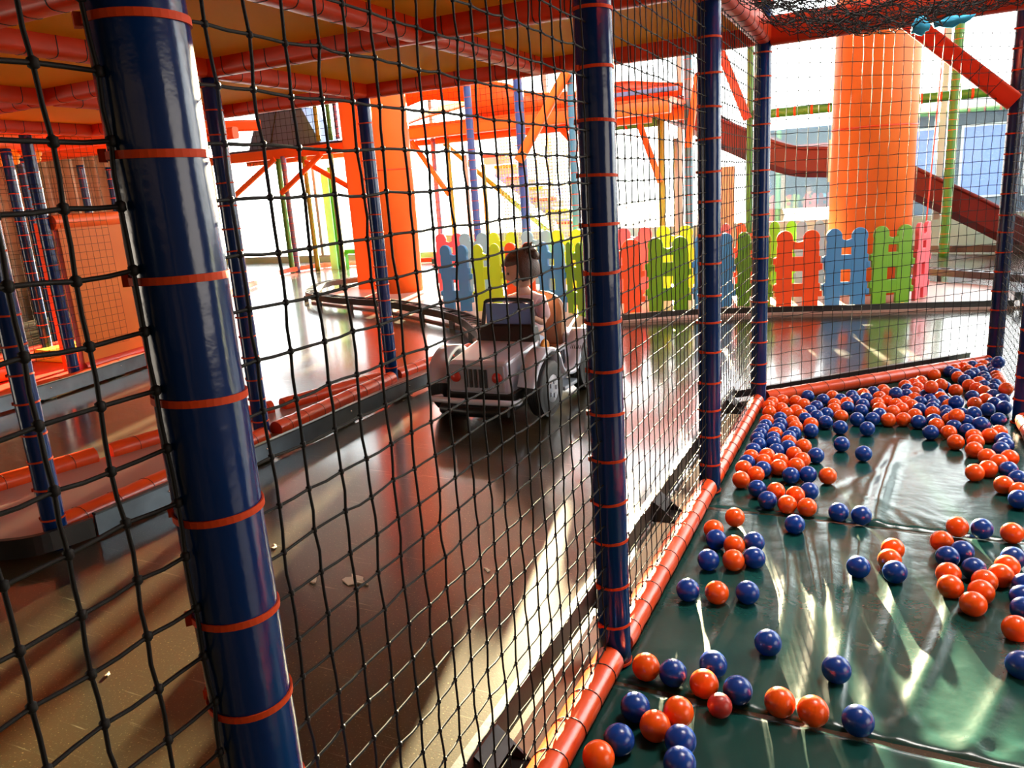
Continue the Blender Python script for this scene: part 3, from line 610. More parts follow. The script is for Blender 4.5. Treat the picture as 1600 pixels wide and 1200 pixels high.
bumper([(-5.10, 1.6, 0), (-5.16, 2.6, 0), (-5.26, 3.5, 0), (-5.50, 4.55, 0)], 'grey steel bumper in front of the red play mat', brack=(-1, 0.7), z1=0.11)
k = MB(); k.box((-5.82, 3.80, 0.06), (-5.77, 3.86, 1.20)); tag(k.build('foam_edge', M['bright_orange']), 'slim upright orange edge strip beside the blue post', 'strip')
for i, (x, y0, y1) in enumerate([(-9.2, 1.0, 2.6), (-9.3, 2.9, 4.4), (-9.4, 4.8, 6.2), (-9.6, 6.5, 7.6)]):
    k = MB(); n = 26; vs = []
    for j in range(n + 1):
        yy = y0 + (y1 - y0) * j / n; xx = x + 0.05 * math.sin(j * 1.5)
        vs += [(xx, yy, 0.05), (xx, yy, 2.6), (xx - 0.02, yy, 0.05), (xx - 0.02, yy, 2.6)]
    fs = []
    for j in range(n): q = 4 * j; fs += [(q, q + 4, q + 5, q + 1), (q + 2, q + 3, q + 7, q + 6), (q + 1, q + 5, q + 7, q + 3), (q, q + 2, q + 6, q + 4)]
    k.add(vs, fs, True); tag(k.build('curtain', M['khaki_wall']), ['dark khaki curtain at the picture edge of the shaded area', 'dark khaki curtain behind the yellow block', 'khaki curtain above the orange foam panel', 'khaki curtain half hidden by the closest post'][i], 'curtain')
for i, (a, b) in enumerate([((-8.8, 2.0, 2.0), (-5.6, 5.6, 2.0)), ((-9.4, 3.4, 2.08), (-6.2, 6.8, 2.08)), ((-6.6, 1.0, 1.87), (-6.6, 4.6, 1.87)), ((-9.0, 4.6, 1.86), (-5.5, 4.62, 1.86)), ((-9.4, 6.1, 1.95), (-5.9, 6.1, 1.95))]):
    beam(a, b, ['slanted orange beam above the shaded play area', 'rear slanted orange beam above the khaki curtains', 'orange beam over the red play mat', 'orange cross beam behind the orange panel posts', 'farthest orange cross beam over the shaded play area'][i], m='bright_orange', ties=False)
for i, (x, y, z) in enumerate([(-7.02, 4.53, 1.79), (-6.72, 4.53, 1.79), (-7.25, 4.53, 1.79)]):
    k = MB()
    for q in range(6): a_ = q * math.pi / 3; k.ball((0.05 * math.cos(a_), 0, 0.05 * math.sin(a_)), 0.032, 8)
    k.ball((0, -0.01, 0), 0.03, 8); o = k.build('flower_ornament', M['yellow_foam'], loc=(x, y, z)); tag(o, ['yellow flower ornament, middle one under the orange beams', 'yellow flower ornament nearest the closest post', 'half hidden yellow flower ornament beside the net'][i], 'ornament')

# ------------------------------------------------------------------ raised platform in front of the white window
t = thing('raised_platform', 'raised orange platform with dark purple floor in front of the white window', 'platform', (-8.2, 11.5, 2.15))
k = MB(); k.rbar((-3.9, 0, 0), (0.25, 0, 0), 0.12, 0.17, 0.2); k.build('edge_beam', M['bright_orange'], t)
k = MB(); k.box((-3.9, 0.0, 0.085), (0.25, 1.3, 0.125)); k.build('deck', M['purple_deck'], t)
k = MB(); k.rbar((-3.9, 1.25, 0), (0.25, 1.25, 0), 0.12, 0.17, 0.2); k.build('edge_beam', M['bright_orange'], t)
t = thing('padded_wedge', 'dark slate padded wedge standing on the raised platform', 'wedge', (-10.1, 11.9, 2.28))
k = MB(); k.add([(-0.85, -0.3, 0), (0.85, -0.3, 0), (0.85, 0.3, 0), (-0.85, 0.3, 0), (-0.62, -0.2, 0.66), (0.42, -0.2, 0.66), (0.42, 0.2, 0.66), (-0.62, 0.2, 0.66)], [(3, 2, 1, 0), (4, 5, 6, 7), (0, 1, 5, 4), (1, 2, 6, 5), (2, 3, 7, 6), (3, 0, 4, 7)]); k.build('padding', M['dark_slate'], t)
k = MB(); k.rbar((-0.3, -0.31, 0.05), (-0.15, -0.21, 0.64), 0.03, 0.02); k.build('seam', M['black_cord'], t)
net('safety_net', 'fine net along the edge of the raised platform', wallgrid((-11.9, 11.42), (-8.0, 11.42), 2.26, 3.1, 0.12), 0.004, None, 0.002)
net('safety_net', 'pale fine net hanging below the raised platform', wallgrid((-11.3, 11.6), (-10.3, 11.6), 1.5, 2.05, 0.08), 0.004, None, 0.002)
beam((-11.35, 11.44, 1.45), (-10.2, 11.44, 2.07), 'orange brace under the raised platform, rising towards the closest post side', 0.07, 0.09, 'bright_orange', False)
beam((-10.12, 11.40, 1.45), (-9.1, 11.40, 2.07), 'orange brace under the raised platform starting at the purple post', 0.07, 0.09, 'bright_orange', False)
beam((-9.75, 11.5, 2.07), (-8.15, 11.5, 1.20), 'orange brace under the raised platform falling to the narrow pillar', 0.07, 0.09, 'bright_orange', False)
# second platform, beyond the track
t = thing('upper_walkway', 'long orange upper walkway spanning behind the posts above the fence', 'walkway', (-6.4, 9.6, 2.02))
k = MB(); k.rbar((0, 0, 0.06), (4.0, 0, 0.06), 0.14, 0.16, 0.2); k.build('edge_beam', M['bright_orange'], t)
k = MB(); k.rbar((0, 1.3, 0.06), (4.0, 1.3, 0.06), 0.14, 0.16, 0.2); k.build('edge_beam', M['bright_orange'], t)
k = MB(); k.box((0, 0, 0.14), (4.0, 1.3, 0.17)); k.build('deck', M['bright_orange'], t)
k = MB(); k.rbar((2.8, -0.05, 0.24), (4.1, -0.05, 0.24), 0.06, 0.05, 0.2); k.build('dark_trim', M['dark_slate'], t)
k = MB(); k.rbar((0, 0.6, -0.03), (3.6, 0.6, -0.03), 0.10, 0.08, 0.2); k.build('under_beam', M['bright_orange'], t)
def curved_sheet(name, label, pts0, pts1, m, cat):
    k = MB(); a = smooth_path(pts0, 6); b = smooth_path(pts1, 6); n = len(a); vs = []
    for p, q in zip(a, b): nn = Vector((0, 0.02, 0.02)); vs += [p, q, p + nn, q + nn]
    fs = []
    for i in range(n - 1): q = 4 * i; fs += [(q, q + 1, q + 5, q + 4), (q + 2, q + 6, q + 7, q + 3), (q, q + 4, q + 6, q + 2), (q + 1, q + 3, q + 7, q + 5)]
    k.add(vs, fs, True); return tag(k.build(name, M[m]), label, cat)
curved_sheet('tube_slide', 'big curved orange slide hood beside the top of the wide orange column', [(-6.35, 9.9, 2.45), (-5.9, 9.8, 2.52), (-5.4, 9.8, 2.45), (-4.9, 9.9, 2.4)], [(-6.35, 10.0, 2.85), (-5.9, 9.9, 2.95), (-5.4, 9.9, 2.95), (-4.9, 10.1, 2.7)], 'bright_orange', 'slide')
curved_sheet('slide_floor', 'glowing yellow orange slide bottom beside the wide orange column', [(-6.4, 9.9, 2.2), (-6.0, 9.8, 2.27), (-5.6, 9.85, 2.33), (-5.2, 10.0, 2.42)], [(-6.4, 10.6, 2.45), (-6.0, 10.5, 2.50), (-5.6, 10.5, 2.52), (-5.2, 10.5, 2.55)], 'panel_orange', 'slide')
curved_sheet('orange_hood', 'orange slanting hood right of the purple blue post, above the walkway', [(-5.2, 9.7, 2.18), (-4.7, 9.7, 2.18), (-4.2, 9.7, 2.18), (-3.4, 9.7, 2.18)], [(-5.2, 9.8, 2.68), (-4.7, 9.8, 2.60), (-4.2, 9.8, 2.42), (-3.4, 9.8, 2.38)], 'bright_orange', 'hood')
curved_sheet('red_hood', 'red netted panel under the sun glare, above the walkway', [(-3.35, 9.8, 2.2), (-3.0, 9.8, 2.2), (-2.6, 9.8, 2.2), (-2.3, 9.8, 2.2)], [(-3.35, 9.85, 2.44), (-3.0, 9.85, 2.43), (-2.6, 9.85, 2.37), (-2.3, 9.85, 2.33)], 'beam_vinyl', 'panel')
net('safety_net', 'dark net guarding the upper walkway beside the column', wallgrid((-6.4, 9.5), (-2.4, 9.5), 2.15, 3.0, 0.08), 0.0025, None, 0.002)
beam((-3.93, 8.52, 1.55), (-3.28, 8.52, 2.45), 'long orange brace crossing above the child from the purple blue post', 0.095, 0.11, 'bright_orange', False)
beam((-6.25, 9.9, 2.0), (-5.72, 9.93, 1.22), 'thin orange brace from the wide column down to the olive post', 0.06, 0.07, 'bright_orange', False)
beam((-3.98, 10.0, 1.98), (-3.55, 10.0, 1.5), 'short orange brace above the back row behind the teal blue post', 0.06, 0.07, 'bright_orange', False)
beam((-3.02, 10.42, 1.97), (-2.75, 10.42, 1.2), 'steep orange brace left of the yellow green post near the glare', 0.07, 0.08, 'bright_orange', False)
beam((-2.38, 10.42, 1.62), (-2.24, 10.42, 2.5), 'steep orange brace clasped to the teal blue post beneath the glare', 0.08, 0.09, 'bright_orange', False)
beam((-2.22, 11.7, 2.95), (-1.83, 11.7, 1.98), 'red brace descending to the green post behind the net', 0.10, 0.12, 'beam_vinyl', False)
for a, b, lb in [((-1.78, 11.8, 2.03), (0.64, 11.8, 2.03), 'horizontal green rail with orange bands behind the huge round column'), ((0.77, 11.8, 2.03), (2.6, 11.8, 2.03), 'horizontal green rail with orange bands at the picture edge above the slide'), ((-4.0, 10.5, 1.98), (-2.8, 10.5, 1.98), 'green rail tucked under the upper walkway')]:
    t = thing('green_rail', lb, 'rail', a); k = MB(); B = Vector(b) - Vector(a); k.tube([(0, 0, 0), B], 0.062, 14); k.build('tube', M['green_post'], t)
    for q in range(int(B.length / 0.22)):
        k = MB(); p = Vector((0.11 + q * 0.22, 0, 0)); k.tube([p, p + Vector((0.03, 0, 0))], 0.066, 14); k.build('orange_band', M['orange_tie'], t)
k = MB(); k.box((-2.02, 10.6, 0.0), (-1.82, 10.64, 1.34)); tag(k.build('wooden_board', M['wood_brown']), 'tall brown wooden board standing between the middle and the far corner pit posts', 'board')
k = MB(); k.box((0.60, 12.9, 0.42), (0.68, 13.0, 4.5)); tag(k.build('window_mullion', M['frame_grey']), 'dark grey window mullion next to the thick green post', 'mullion')
k = MB(); k.tube([(0.36, 9.4, 0.012), (0.50, 9.4, 4.8)], 0.008, 6); tag(k.build('hanging_rope', M['kart_red']), 'thin red cord hanging straight beside the huge round column', 'rope')
# stairs behind the fence
t = thing('play_stairs', 'lilac play stairs with red and yellow padded nosings behind the fence', 'stairs', (-6.0, 12.0, 0)); sx = [(-6.09, 1.81), (-5.88, 1.62), (-5.68, 1.42), (-5.42, 1.24), (-5.20, 1.05), (-4.99, 0.85), (-4.80, 0.66), (-4.6, 0.46)]
for i, (x, z) in enumerate(sx):
    k = MB(); k.box((x + 6.0 - 0.1, 0.0, z - 0.14), (x + 6.0 + 0.42, 0.6, z - 0.025)); st = k.build('step', M['stair_lilac'], t)
    k = MB(); k.tube([(x + 6.0 - 0.1, -0.02, z), (x + 6.0 + 0.30, -0.02, z)], 0.028, 10); k.build('nosing', M['fence_pink' if i % 2 == 0 else 'yellow_foam'], st)
k = MB(); k.rbar((-0.2, 0.5, 1.55), (1.9, 0.5, 0.0), 0.06, 0.16); k.build('stringer', M['stair_lilac'], t)
k = MB(); k.rbar((-6.75, 11.7, 2.06), (-4.45, 11.7, 0.12), 0.06, 0.07); k.rbar((-4.48, 11.7, 0.0), (-4.48, 11.7, 0.14), 0.06, 0.06); tag(k.build('stair_rail', M['olive_post']), 'olive stair rail slanting down to the lime fence panel', 'rail')
net('safety_net', 'pale net screening the play stairs', wallgrid((-5.6, 11.4), (-4.05, 11.4), 0.0, 2.0, 0.05), 0.0065, None, 0.002, m='pale_green_net')

# ------------------------------------------------------------------ red slide
t = thing('curved_slide', 'dark red plastic slide curving down behind the huge round column', 'slide', (0, 12.35, 0))
path = [(-3.2, 0.15, 2.35), (-2.75, 0.05, 2.13), (-2.33, 0, 1.86), (-2.0, 0, 1.69), (-1.6, 0, 1.49), (-1.2, 0, 1.35), (-0.8, 0, 1.31), (-0.3, 0, 1.22), (0.2, 0, 1.02), (0.6, 0, 0.80), (1.1, 0, 0.52), (1.65, 0, 0.20), (1.95, 0, 0.10)]
prof = [(-0.27, 0.20), (-0.23, 0.20), (-0.21, -0.08), (-0.10, -0.15), (0.10, -0.15), (0.21, -0.08), (0.23, 0.20), (0.27, 0.20), (0.25, -0.11), (0.13, -0.20), (-0.13, -0.20), (-0.25, -0.11)]
k = MB(); k.sweep(smooth_path(path, 6), prof, smooth=False); k.build('chute', M['red_slide'], t)
for s in (-0.27, 0.27):
    k = MB(); Q = smooth_path(path, 6); k.tube([q + Vector((0, s, 0.20)) for q in Q], 0.028, 10); k.build('rim', M['red_slide'], t)
k = MB(); k.box((-0.78, -0.30, 1.05), (-0.70, 0.3, 1.62)); k.build('joint_flange', M['cream_ply'], t)
k = MB(); k.tube([(-2.45, 0, 0), (-2.45, 0, 1.75)], 0.03, 8); k.build('support', M['frame_grey'], t)

# ------------------------------------------------------------------ ball pit mats
def mat_sheet(name, label, x0, x1, y0, y1, hfun, z=0.010):
    nx, ny = 110, 110; k = MB(); vs = []
    for j in range(ny + 1):
        for i in range(nx + 1):
            x = x0 + (x1 - x0) * i / nx; y = y0 + (y1 - y0) * j / ny; ex = min(x - x0, x1 - x, y - y0, y1 - y); ed = 1 - math.exp(-ex / 0.007)
            vs.append((x, y, z + hfun(x, y) * ed - 0.016 * (1 - ed) - 0.004))
    fs = [(j * (nx + 1) + i, j * (nx + 1) + i + 1, (j + 1) * (nx + 1) + i + 1, (j + 1) * (nx + 1) + i) for j in range(ny) for i in range(nx)]
    b = len(vs); vs += [(x0, y0, -0.05), (x1, y0, -0.05), (x1, y1, -0.05), (x0, y1, -0.05)]
    k.add(vs, fs, True); return tag(k.build(name, M['green_vinyl']), label, 'mat')
def ridge(d, w): return math.exp(-(d / w) ** 2)
def h_mid(x, y):
    v = (y - 1.6) / 1.1; h = 0
    for i, (c, bend, w, a) in enumerate([(-0.38, 0.05, 0.016, .5), (-0.27, 0.07, 0.022, 1.0), (-0.17, 0.06, 0.016, .9), (-0.09, 0.03, 0.02, 1.0), (-0.03, -0.02, 0.014, .9), (0.06, -0.05, 0.02, .8), (0.14, -0.10, 0.022, 1.0), (0.25, -0.14, 0.024, 1.0), (0.37, -0.10, 0.02, .6), (0.46, -0.05, 0.018, .6)]):
        xx = c + bend * math.sin(v * 3.0 + i * 0.4) - 0.02 * v; h += a * 0.0095 * ridge(x - xx, w) * (0.35 + 0.65 * math.sin(math.pi * min(1, max(0, v)) ** (0.7 + 0.1 * (i % 4))))
    h += 0.003 * math.sin(x * 9 + y * 2.5) * math.sin(y * 4); h += 0.0025 * ridge(y - 1.66 - 0.02 * math.sin(x * 20), 0.02) * math.sin(x * 60 + 2)
    return h
def h_back(x, y):
    h = 0.0022 * math.sin(x * 7 + 1) * math.sin(y * 5)
    xx = 0.015 + 0.10 * (y - 2.8) ** 1.3 if y > 2.8 else 0.015
    h += 0.017 * ridge(x - xx, 0.03) * max(0, 1 - abs(y - 3.1) / 0.62) ** 0.5
    h += 0.004 * ridge(x - xx + 0.09, 0.04) * max(0, 1 - abs(y - 3.05) / 0.4)
    for i in range(6):
        c = 0.10 + i * 0.055; h += 0.0025 * ridge((x - c) + (y - 2.75) * (0.6 + 0.15 * i) - 0.02 * math.sin(y * 20 + i), 0.014 + 0.003 * (i % 3)) * max(0, 1 - (y - 2.72) / 0.32)
    h += 0.002 * ridge((x + 0.2) - (y - 2.9) * 0.6, 0.03)
    return h
def h_near(x, y): return 0.004 * ridge(x + 0.05 * math.sin(y * 9) + 0.28, 0.025) + 0.005 * ridge(x - 0.02 - 0.1 * (y - 1.4), 0.03) + 0.003 * math.sin(x * 14 + y * 6) + 0.004 * ridge(x - 0.28, 0.04)
mat_sheet('vinyl_mat', 'dark green vinyl mat at the bottom edge of the picture, nearest the camera', -0.57, 0.60, 0.45, 1.588, h_near)
mat_sheet('vinyl_mat', 'wrinkled green vinyl mat in the middle of the ball pit with long folds', -0.57, 0.60, 1.589, 2.718, h_mid)
mat_sheet('vinyl_mat', 'green vinyl mat with one shiny sharp crease, in front of the ball heap', -0.57, 0.60, 2.719, 4.14, h_back)
k = MB(); k.plate([(-0.52, 4.16), (0.57, 4.16), (0.57, 5.2)], (0, 0, -0.002), (1, 0, 0), (0, 1, 0), 0.018); tag(k.build('vinyl_mat', M['green_vinyl']), 'triangular green mat buried under the ball heap in the far corner', 'mat')

# paper scraps on the track
for i, (x, y, s, lb) in enumerate([(-1.647, 1.763, 0.030, 'small curled leaf coloured paper scrap on the dark track, beside the closest post'), (-1.513, 1.808, 0.052, 'largest torn paper scrap on the dark track'), (-1.128, 2.01, 0.018, 'little pale paper scrap at the edge of the sunlit patch'), (-1.957, 1.922, 0.022, 'pale paper scrap half behind the closest post'),
                               (-3.0 + 1.15, 1.15, 0.012, 'tiny pale crumb on the dark track near the bottom corner'), (-4.6, 4.2, 0.03, 'pale scrap on the far side lane near the slim post')]):
    k = MB(); n = 9; q = [(s * (0.55 + 0.45 * random.random()) * (1.5 if j % 3 == 0 else 0.8) * math.cos(2 * math.pi * j / n), s * 0.45 * (0.5 + random.random()) * math.sin(2 * math.pi * j / n)) for j in range(n)]
    k.add([(a, b, 0.002 + 0.006 * abs(math.sin(a * 40))) for a, b in q] + [(0, 0, 0.004)] + [(a, b, 0.0012) for a, b in q], [(j, (j + 1) % n, n) for j in range(n)] + [((j + 1) % n, j, n + 1 + j, n + 1 + (j + 1) % n) for j in range(n)])
    o = k.build('paper_scrap', M['paper'], loc=(x, y, 0.0)); o.rotation_euler[2] = random.uniform(0, 3) if i != 1 else -0.2; tag(o, lb, 'scrap')
# ------------------------------------------------------------------ ride on kart with a child
KX, KY = -1.935, 3.95
kt = thing('ride_on_kart', 'white and grey toy jeep kart with black wheels driven by a child', 'kart', (KX, KY, 0))
k = MB(); k.box((-0.21, -0.44, 0.07), (0.21, 0.52, 0.17)); k.build('chassis', M['black_rubber'], kt, bevel=0.015)
k = MB(); k.add([(-0.185, -0.45, 0.16), (0.185, -0.45, 0.16), (0.21, -0.03, 0.16), (-0.21, -0.03, 0.16), (-0.175, -0.44, 0.335), (0.175, -0.44, 0.335), (0.20, -0.03, 0.385), (-0.20, -0.03, 0.385)],
    [(3, 2, 1, 0), (4, 5, 6, 7), (0, 1, 5, 4), (1, 2, 6, 5), (2, 3, 7, 6), (3, 0, 4, 7)]); hood = k.build('hood', M['kart_white'], kt, bevel=0.02)
k = MB(); k.box((-0.165, -0.462, 0.175), (0.165, -0.448, 0.32)); fp = k.build('grille_panel', M['kart_grey'], kt, bevel=0.006)
k = MB()
for i in range(5): k.box((-0.07 + i * 0.03, -0.468, 0.20), (-0.055 + i * 0.03, -0.46, 0.30))
k.build('grille_slats', M['black_rubber'], fp)
for s in (-1, 1):
    k = MB(); k.lathe([(0, -0.475), (0.026, -0.473), (0.032, -0.46), (0.032, -0.455)], (s * 0.125, 0, 0.255), 16, 'y'); k.build('headlight', M['kart_red'], fp)
k = MB(); P = smooth_path([(-0.24, -0.44, 0.13), (-0.25, -0.52, 0.14), (-0.18, -0.56, 0.15), (0, -0.57, 0.15), (0.18, -0.56, 0.15), (0.25, -0.52, 0.14), (0.24, -0.44, 0.13)], 6); k.tube(P, 0.016, 10); k.build('front_bumper', M['kart_white'], kt)
k = MB(); P = smooth_path([(-0.2, -0.50, 0.085), (0, -0.53, 0.085), (0.2, -0.50, 0.085)], 5); k.tube(P, 0.03, 10); k.build('lower_bumper', M['black_rubber'], kt)
k = MB()
for s in (-1, 1):
    P = [(s * 0.27, -0.42, 0.20), (s * 0.28, -0.36, 0.31), (s * 0.285, -0.22, 0.365), (s * 0.285, -0.10, 0.31), (s * 0.285, -0.02, 0.20), (s * 0.285, 0.14, 0.17), (s * 0.285, 0.24, 0.25), (s * 0.285, 0.36, 0.36), (s * 0.28, 0.50, 0.31), (s * 0.27, 0.57, 0.22)]
    k.sweep(smooth_path(P, 5), [(-0.055, -0.01), (0.055, -0.01), (0.05, 0.012), (-0.05, 0.012)], smooth=True)
k.build('fenders', M['kart_white'], kt)
for s in (-1, 1):
    k = MB(); k.box((s * 0.225 - 0.02, -0.06, 0.10), (s * 0.225 + 0.02, 0.60, 0.30)); sp_ = k.build('side_panel', M['kart_white'], kt, bevel=0.01)
    k = MB()
    for i in range(7): k.box((s * 0.25 - 0.006, 0.0 + i * 0.028, 0.19), (s * 0.25 + 0.004, 0.014 + i * 0.028, 0.28))
    k.build('side_vents', M['grey_steel'], sp_)
    k = MB(); k.box((s * 0.27 - 0.05, 0.0, 0.075), (s * 0.27 + 0.05, 0.22, 0.10)); k.build('running_board', M['kart_grey'], kt, bevel=0.008)
k = MB(); k.lathe([(0, -0.012), (0.04, -0.012), (0.05, 0), (0.04, 0.012), (0, 0.012)], (0.215, -0.02, 0.335), 16, 'x'); k.build('marker_light', M['kart_amber'], kt)
k = MB(); k.box((-0.19, 0.40, 0.16), (0.19, 0.60, 0.34)); k.build('rear_box', M['kart_white'], kt, bevel=0.03)
for s in (-1, 1):
    for y in (-0.24, 0.38):
        R = 0.155 if y < 0 else 0.17; prof = [(0.06, -0.045), (R - 0.02, -0.05), (R, -0.035)]
        for q in range(6): z = -0.03 + q * 0.012; prof += [(R, z - 0.003), (R - 0.006, z + 0.001), (R, z + 0.005)]
        prof += [(R, 0.035), (R - 0.02, 0.05), (0.06, 0.045)]
        k = MB(); k.lathe(prof, (s * 0.30, y, R), 28, 'x'); w = k.build('wheel', M['tyre'], kt)
        k = MB(); k.lathe([(0, -0.05), (0.075, -0.048), (0.085, -0.03), (0.085, 0.03), (0.075, 0.048), (0, 0.05)], (s * 0.30, y, R), 20, 'x')
        for q in range(5): a = q * 1.2566; k.box((s * 0.352 - 0.004, y + 0.04 * math.cos(a) - 0.012, R + 0.04 * math.sin(a) - 0.012), (s * 0.352 + 0.004, y + 0.04 * math.cos(a) + 0.012, R + 0.04 * math.sin(a) + 0.012))
        k.build('hub_cap', M['kart_grey'], w)
k = MB(); k.add([(-0.19, -0.10, 0.36), (0.19, -0.10, 0.36), (0.19, 0.0, 0.36), (-0.19, 0.0, 0.36), (-0.17, -0.05, 0.47), (0.17, -0.05, 0.47), (0.17, 0.01, 0.46), (-0.17, 0.01, 0.46)], [(3, 2, 1, 0), (4, 5, 6, 7), (0, 1, 5, 4), (1, 2, 6, 5), (2, 3, 7, 6), (3, 0, 4, 7)]); k.build('dashboard', M['black_rubber'], kt, bevel=0.015)
k = MB(); P = [(-0.16, -0.05, 0.42), (-0.15, -0.02, 0.56), (-0.12, -0.01, 0.60), (0.12, -0.01, 0.60), (0.15, -0.02, 0.56), (0.16, -0.05, 0.42)]; k.tube(smooth_path(P, 4), 0.012, 8); ws = k.build('windscreen_frame', M['black_rubber'], kt)
k = MB(); k.box((-0.14, -0.03, 0.45), (0.14, -0.024, 0.585)); k.build('windscreen', M['dark_slate'], ws)
sw = [(0.085 * math.cos(a), 0.075 + 0.04 * math.sin(a), 0.49 + 0.075 * math.sin(a)) for a in [2 * math.pi * q / 20 for q in range(20)]]
k = MB(); k.tube(sw, 0.010, 8, closed=True, up=Vector((0, -0.9, 0.4))); k.tube([(-0.08, 0.075, 0.49), (0.08, 0.075, 0.49)], 0.007, 6); k.tube([(0, 0.075, 0.49), (0, -0.01, 0.43)], 0.012, 8); k.build('steering_wheel', M['tyre'], kt)
k = MB(); k.rbar((0, 0.13, 0.225), (0, 0.42, 0.225), 0.32, 0.09, 0.35, 4); k.build('seat_cushion', M['seat_brown'], kt)
k = MB(); out = [(-0.16, 0.0), (0.16, 0.0)] + [(0.16 * math.cos(math.radians(a)) if 0 <= a <= 180 else 0, 0.22 + 0.13 * math.sin(math.radians(a))) for a in range(0, 181, 15)]
k.plate(out, (0, 0.41, 0.24), (1, 0, 0), (0, 0.15, 1), 0.075); k.build('seat_backrest', M['seat_brown'], kt, bevel=0.03)

# child sitting in the kart
def skin_mesh(V, E, R, root=0, sub=2):
    me = bpy.data.meshes.new('t'); me.from_pydata(V, E, []); o = bpy.data.objects.new('t', me); COL.objects.link(o)
    md = o.modifiers.new('s', 'SKIN'); md.use_smooth_shade = True
    for i, r in enumerate(R): me.skin_vertices[0].data[i].radius = (r, r)
    for i in range(len(V)): me.skin_vertices[0].data[i].use_root = (i == root)
    ss = o.modifiers.new('u', 'SUBSURF'); ss.levels = sub; ss.render_levels = sub
    dg = bpy.context.evaluated_depsgraph_get(); ev = o.evaluated_get(dg); m2 = ev.to_mesh()
    vs = [tuple(v.co) for v in m2.vertices]; fs = [tuple(p.vertices) for p in m2.polygons]; ev.to_mesh_clear()
    bpy.data.objects.remove(o); return vs, fs
ch = thing('person', 'small child with brown hair tied up, in a pale pink top, driving the toy kart', 'person', (KX, KY, 0))
V = [(0, .27, .315), (0, .26, .42), (0, .235, .52), (0, .22, .575), (0, .205, .625), (0, .20, .67)]; E = [(i, i + 1) for i in range(5)]; R = [.078, .072, .070, .055, .032, .035]
def chain(pts, rad, start):
    b = start
    for p, r in zip(pts, rad): V.append(p); R.append(r); E.append((b, len(V) - 1)); b = len(V) - 1
    return b
for s in (-1, 1):
    chain([(s * .06, .22, .30), (s * .085, .05, .36), (s * .10, -.005, .30), (s * .10, -.02, .215), (s * .10, -.03, .19)], [.058, .043, .038, .026, .024], 0)
    h = chain([(s * .085, .225, .56), (s * .125, .20, .50), (s * .14, .15, .44), (s * .105, .11, .475), (s * .088, .095, .49)], [.034, .028, .023, .018, .015], 3)
    for f in range(4):
        z = .507 - f * .011; chain([(s * .088, .068, z), (s * .080, .055, z + .001), (s * .070, .062, z + .002)], [.0055, .005, .0045], h)
    chain([(s * .078, .088, .503), (s * .072, .075, .512)], [.0065, .0055], h)
body = MB(); vs, fs = skin_mesh(V, E, R); body.add(vs, fs, True)
# head with a face, turned towards the fence side
def head_pt(a, b, c):
    x = 0.072 * math.sin(a) * math.cos(b); y = -0.084 * math.sin(a) * math.sin(b); z = 0.094 * math.cos(a)
    f = max(0, -y / 0.084)
    if z < -0.02: x *= 1 - 0.25 * f * (-z / 0.09); 
    y -= 0.020 * math.exp(-((x / 0.011) ** 2 + ((z + 0.018) / 0.013) ** 2)) * (y < 0)
    y += 0.007 * (math.exp(-(((abs(x) - 0.028) / 0.014) ** 2 + ((z - 0.004) / 0.010) ** 2))) * (y < 0)
    y -= 0.005 * math.exp(-((x / 0.016) ** 2 + ((z + 0.050) / 0.007) ** 2)) * (y < 0)
    y -= 0.006 * math.exp(-((x / 0.02) ** 2 + ((z + 0.078) / 0.014) ** 2)) * (y < 0)
    return Vector((x, y, z))
RH = Matrix.Rotation(math.radians(-62), 3, 'Z') @ Matrix.Rotation(math.radians(14), 3, 'X') @ Matrix.Scale(1.12, 3); HC = Vector((0, .19, .752))
n, m = 40, 28; vs = [HC + RH @ head_pt(math.pi * j / m, 2 * math.pi * i / n, 0) for j in range(m + 1) for i in range(n)]
body.add(vs, [(j * n + i, (j + 1) * n + i, (j + 1) * n + (i + 1) % n, j * n + (i + 1) % n) for j in range(m) for i in range(n)], True)
for s in (-1, 1):
    e = MB(); e.ball((0, 0, 0), 0.017, 10, (0.5, 0.8, 1.2)); body.add([HC + RH @ (Vector(v) + Vector((s * 0.072, 0.008, -0.004))) for v in e.v], e.f, True)
bo = body.build('body', M['skin'], ch)
k = MB(); e = MB()
for s in (-1, 1): e.ball((s * 0.028, -0.074, 0.004), 0.010, 10, (1, .5, .8))
k.add([HC + RH @ Vector(v) for v in e.v], e.f, True); k.build('eyes', M['eye'], ch)
k = MB(); e = MB(); e.ball((0, -0.083, -0.050), 0.015, 10, (1, .3, .3)); k.add([HC + RH @ Vector(v) for v in e.v], e.f, True); k.build('lips', M['lips'], ch)
V0, E0, R0 = V, E, R
V = [(0, .27, .30), (0, .26, .42), (0, .235, .52), (0, .22, .585), (0, .212, .61)]; E = [(i, i + 1) for i in range(4)]; R = [.094, .090, .092, .078, .050]
for s in (-1, 1): chain([(s * .085, .225, .56), (s * .125, .20, .50), (s * .138, .165, .455)], [.052, .046, .040], 3)
vs, fs = skin_mesh(V, E, R); k = MB(); k.add(vs, fs, True); k.build('top', M['shirt_pink'], ch)
V = [(0, .27, .30), (0, .262, .34)]; E = [(0, 1)]; R = [.086, .078]
for s in (-1, 1): chain([(s * .06, .22, .30), (s * .085, .05, .36), (s * .10, -.005, .30), (s * .10, -.018, .23)], [.064, .049, .044, .036], 0)
vs, fs = skin_mesh(V, E, R); k = MB(); k.add(vs, fs, True); k.build('trousers', M['trousers'], ch)
k = MB(); hv = []; n, m = 40, 24; top = []
def hair_ok(a, b):
    p = head_pt(a, b, 0); return not (p.y < -0.02 and p.z < 0.045) and p.z > -0.055
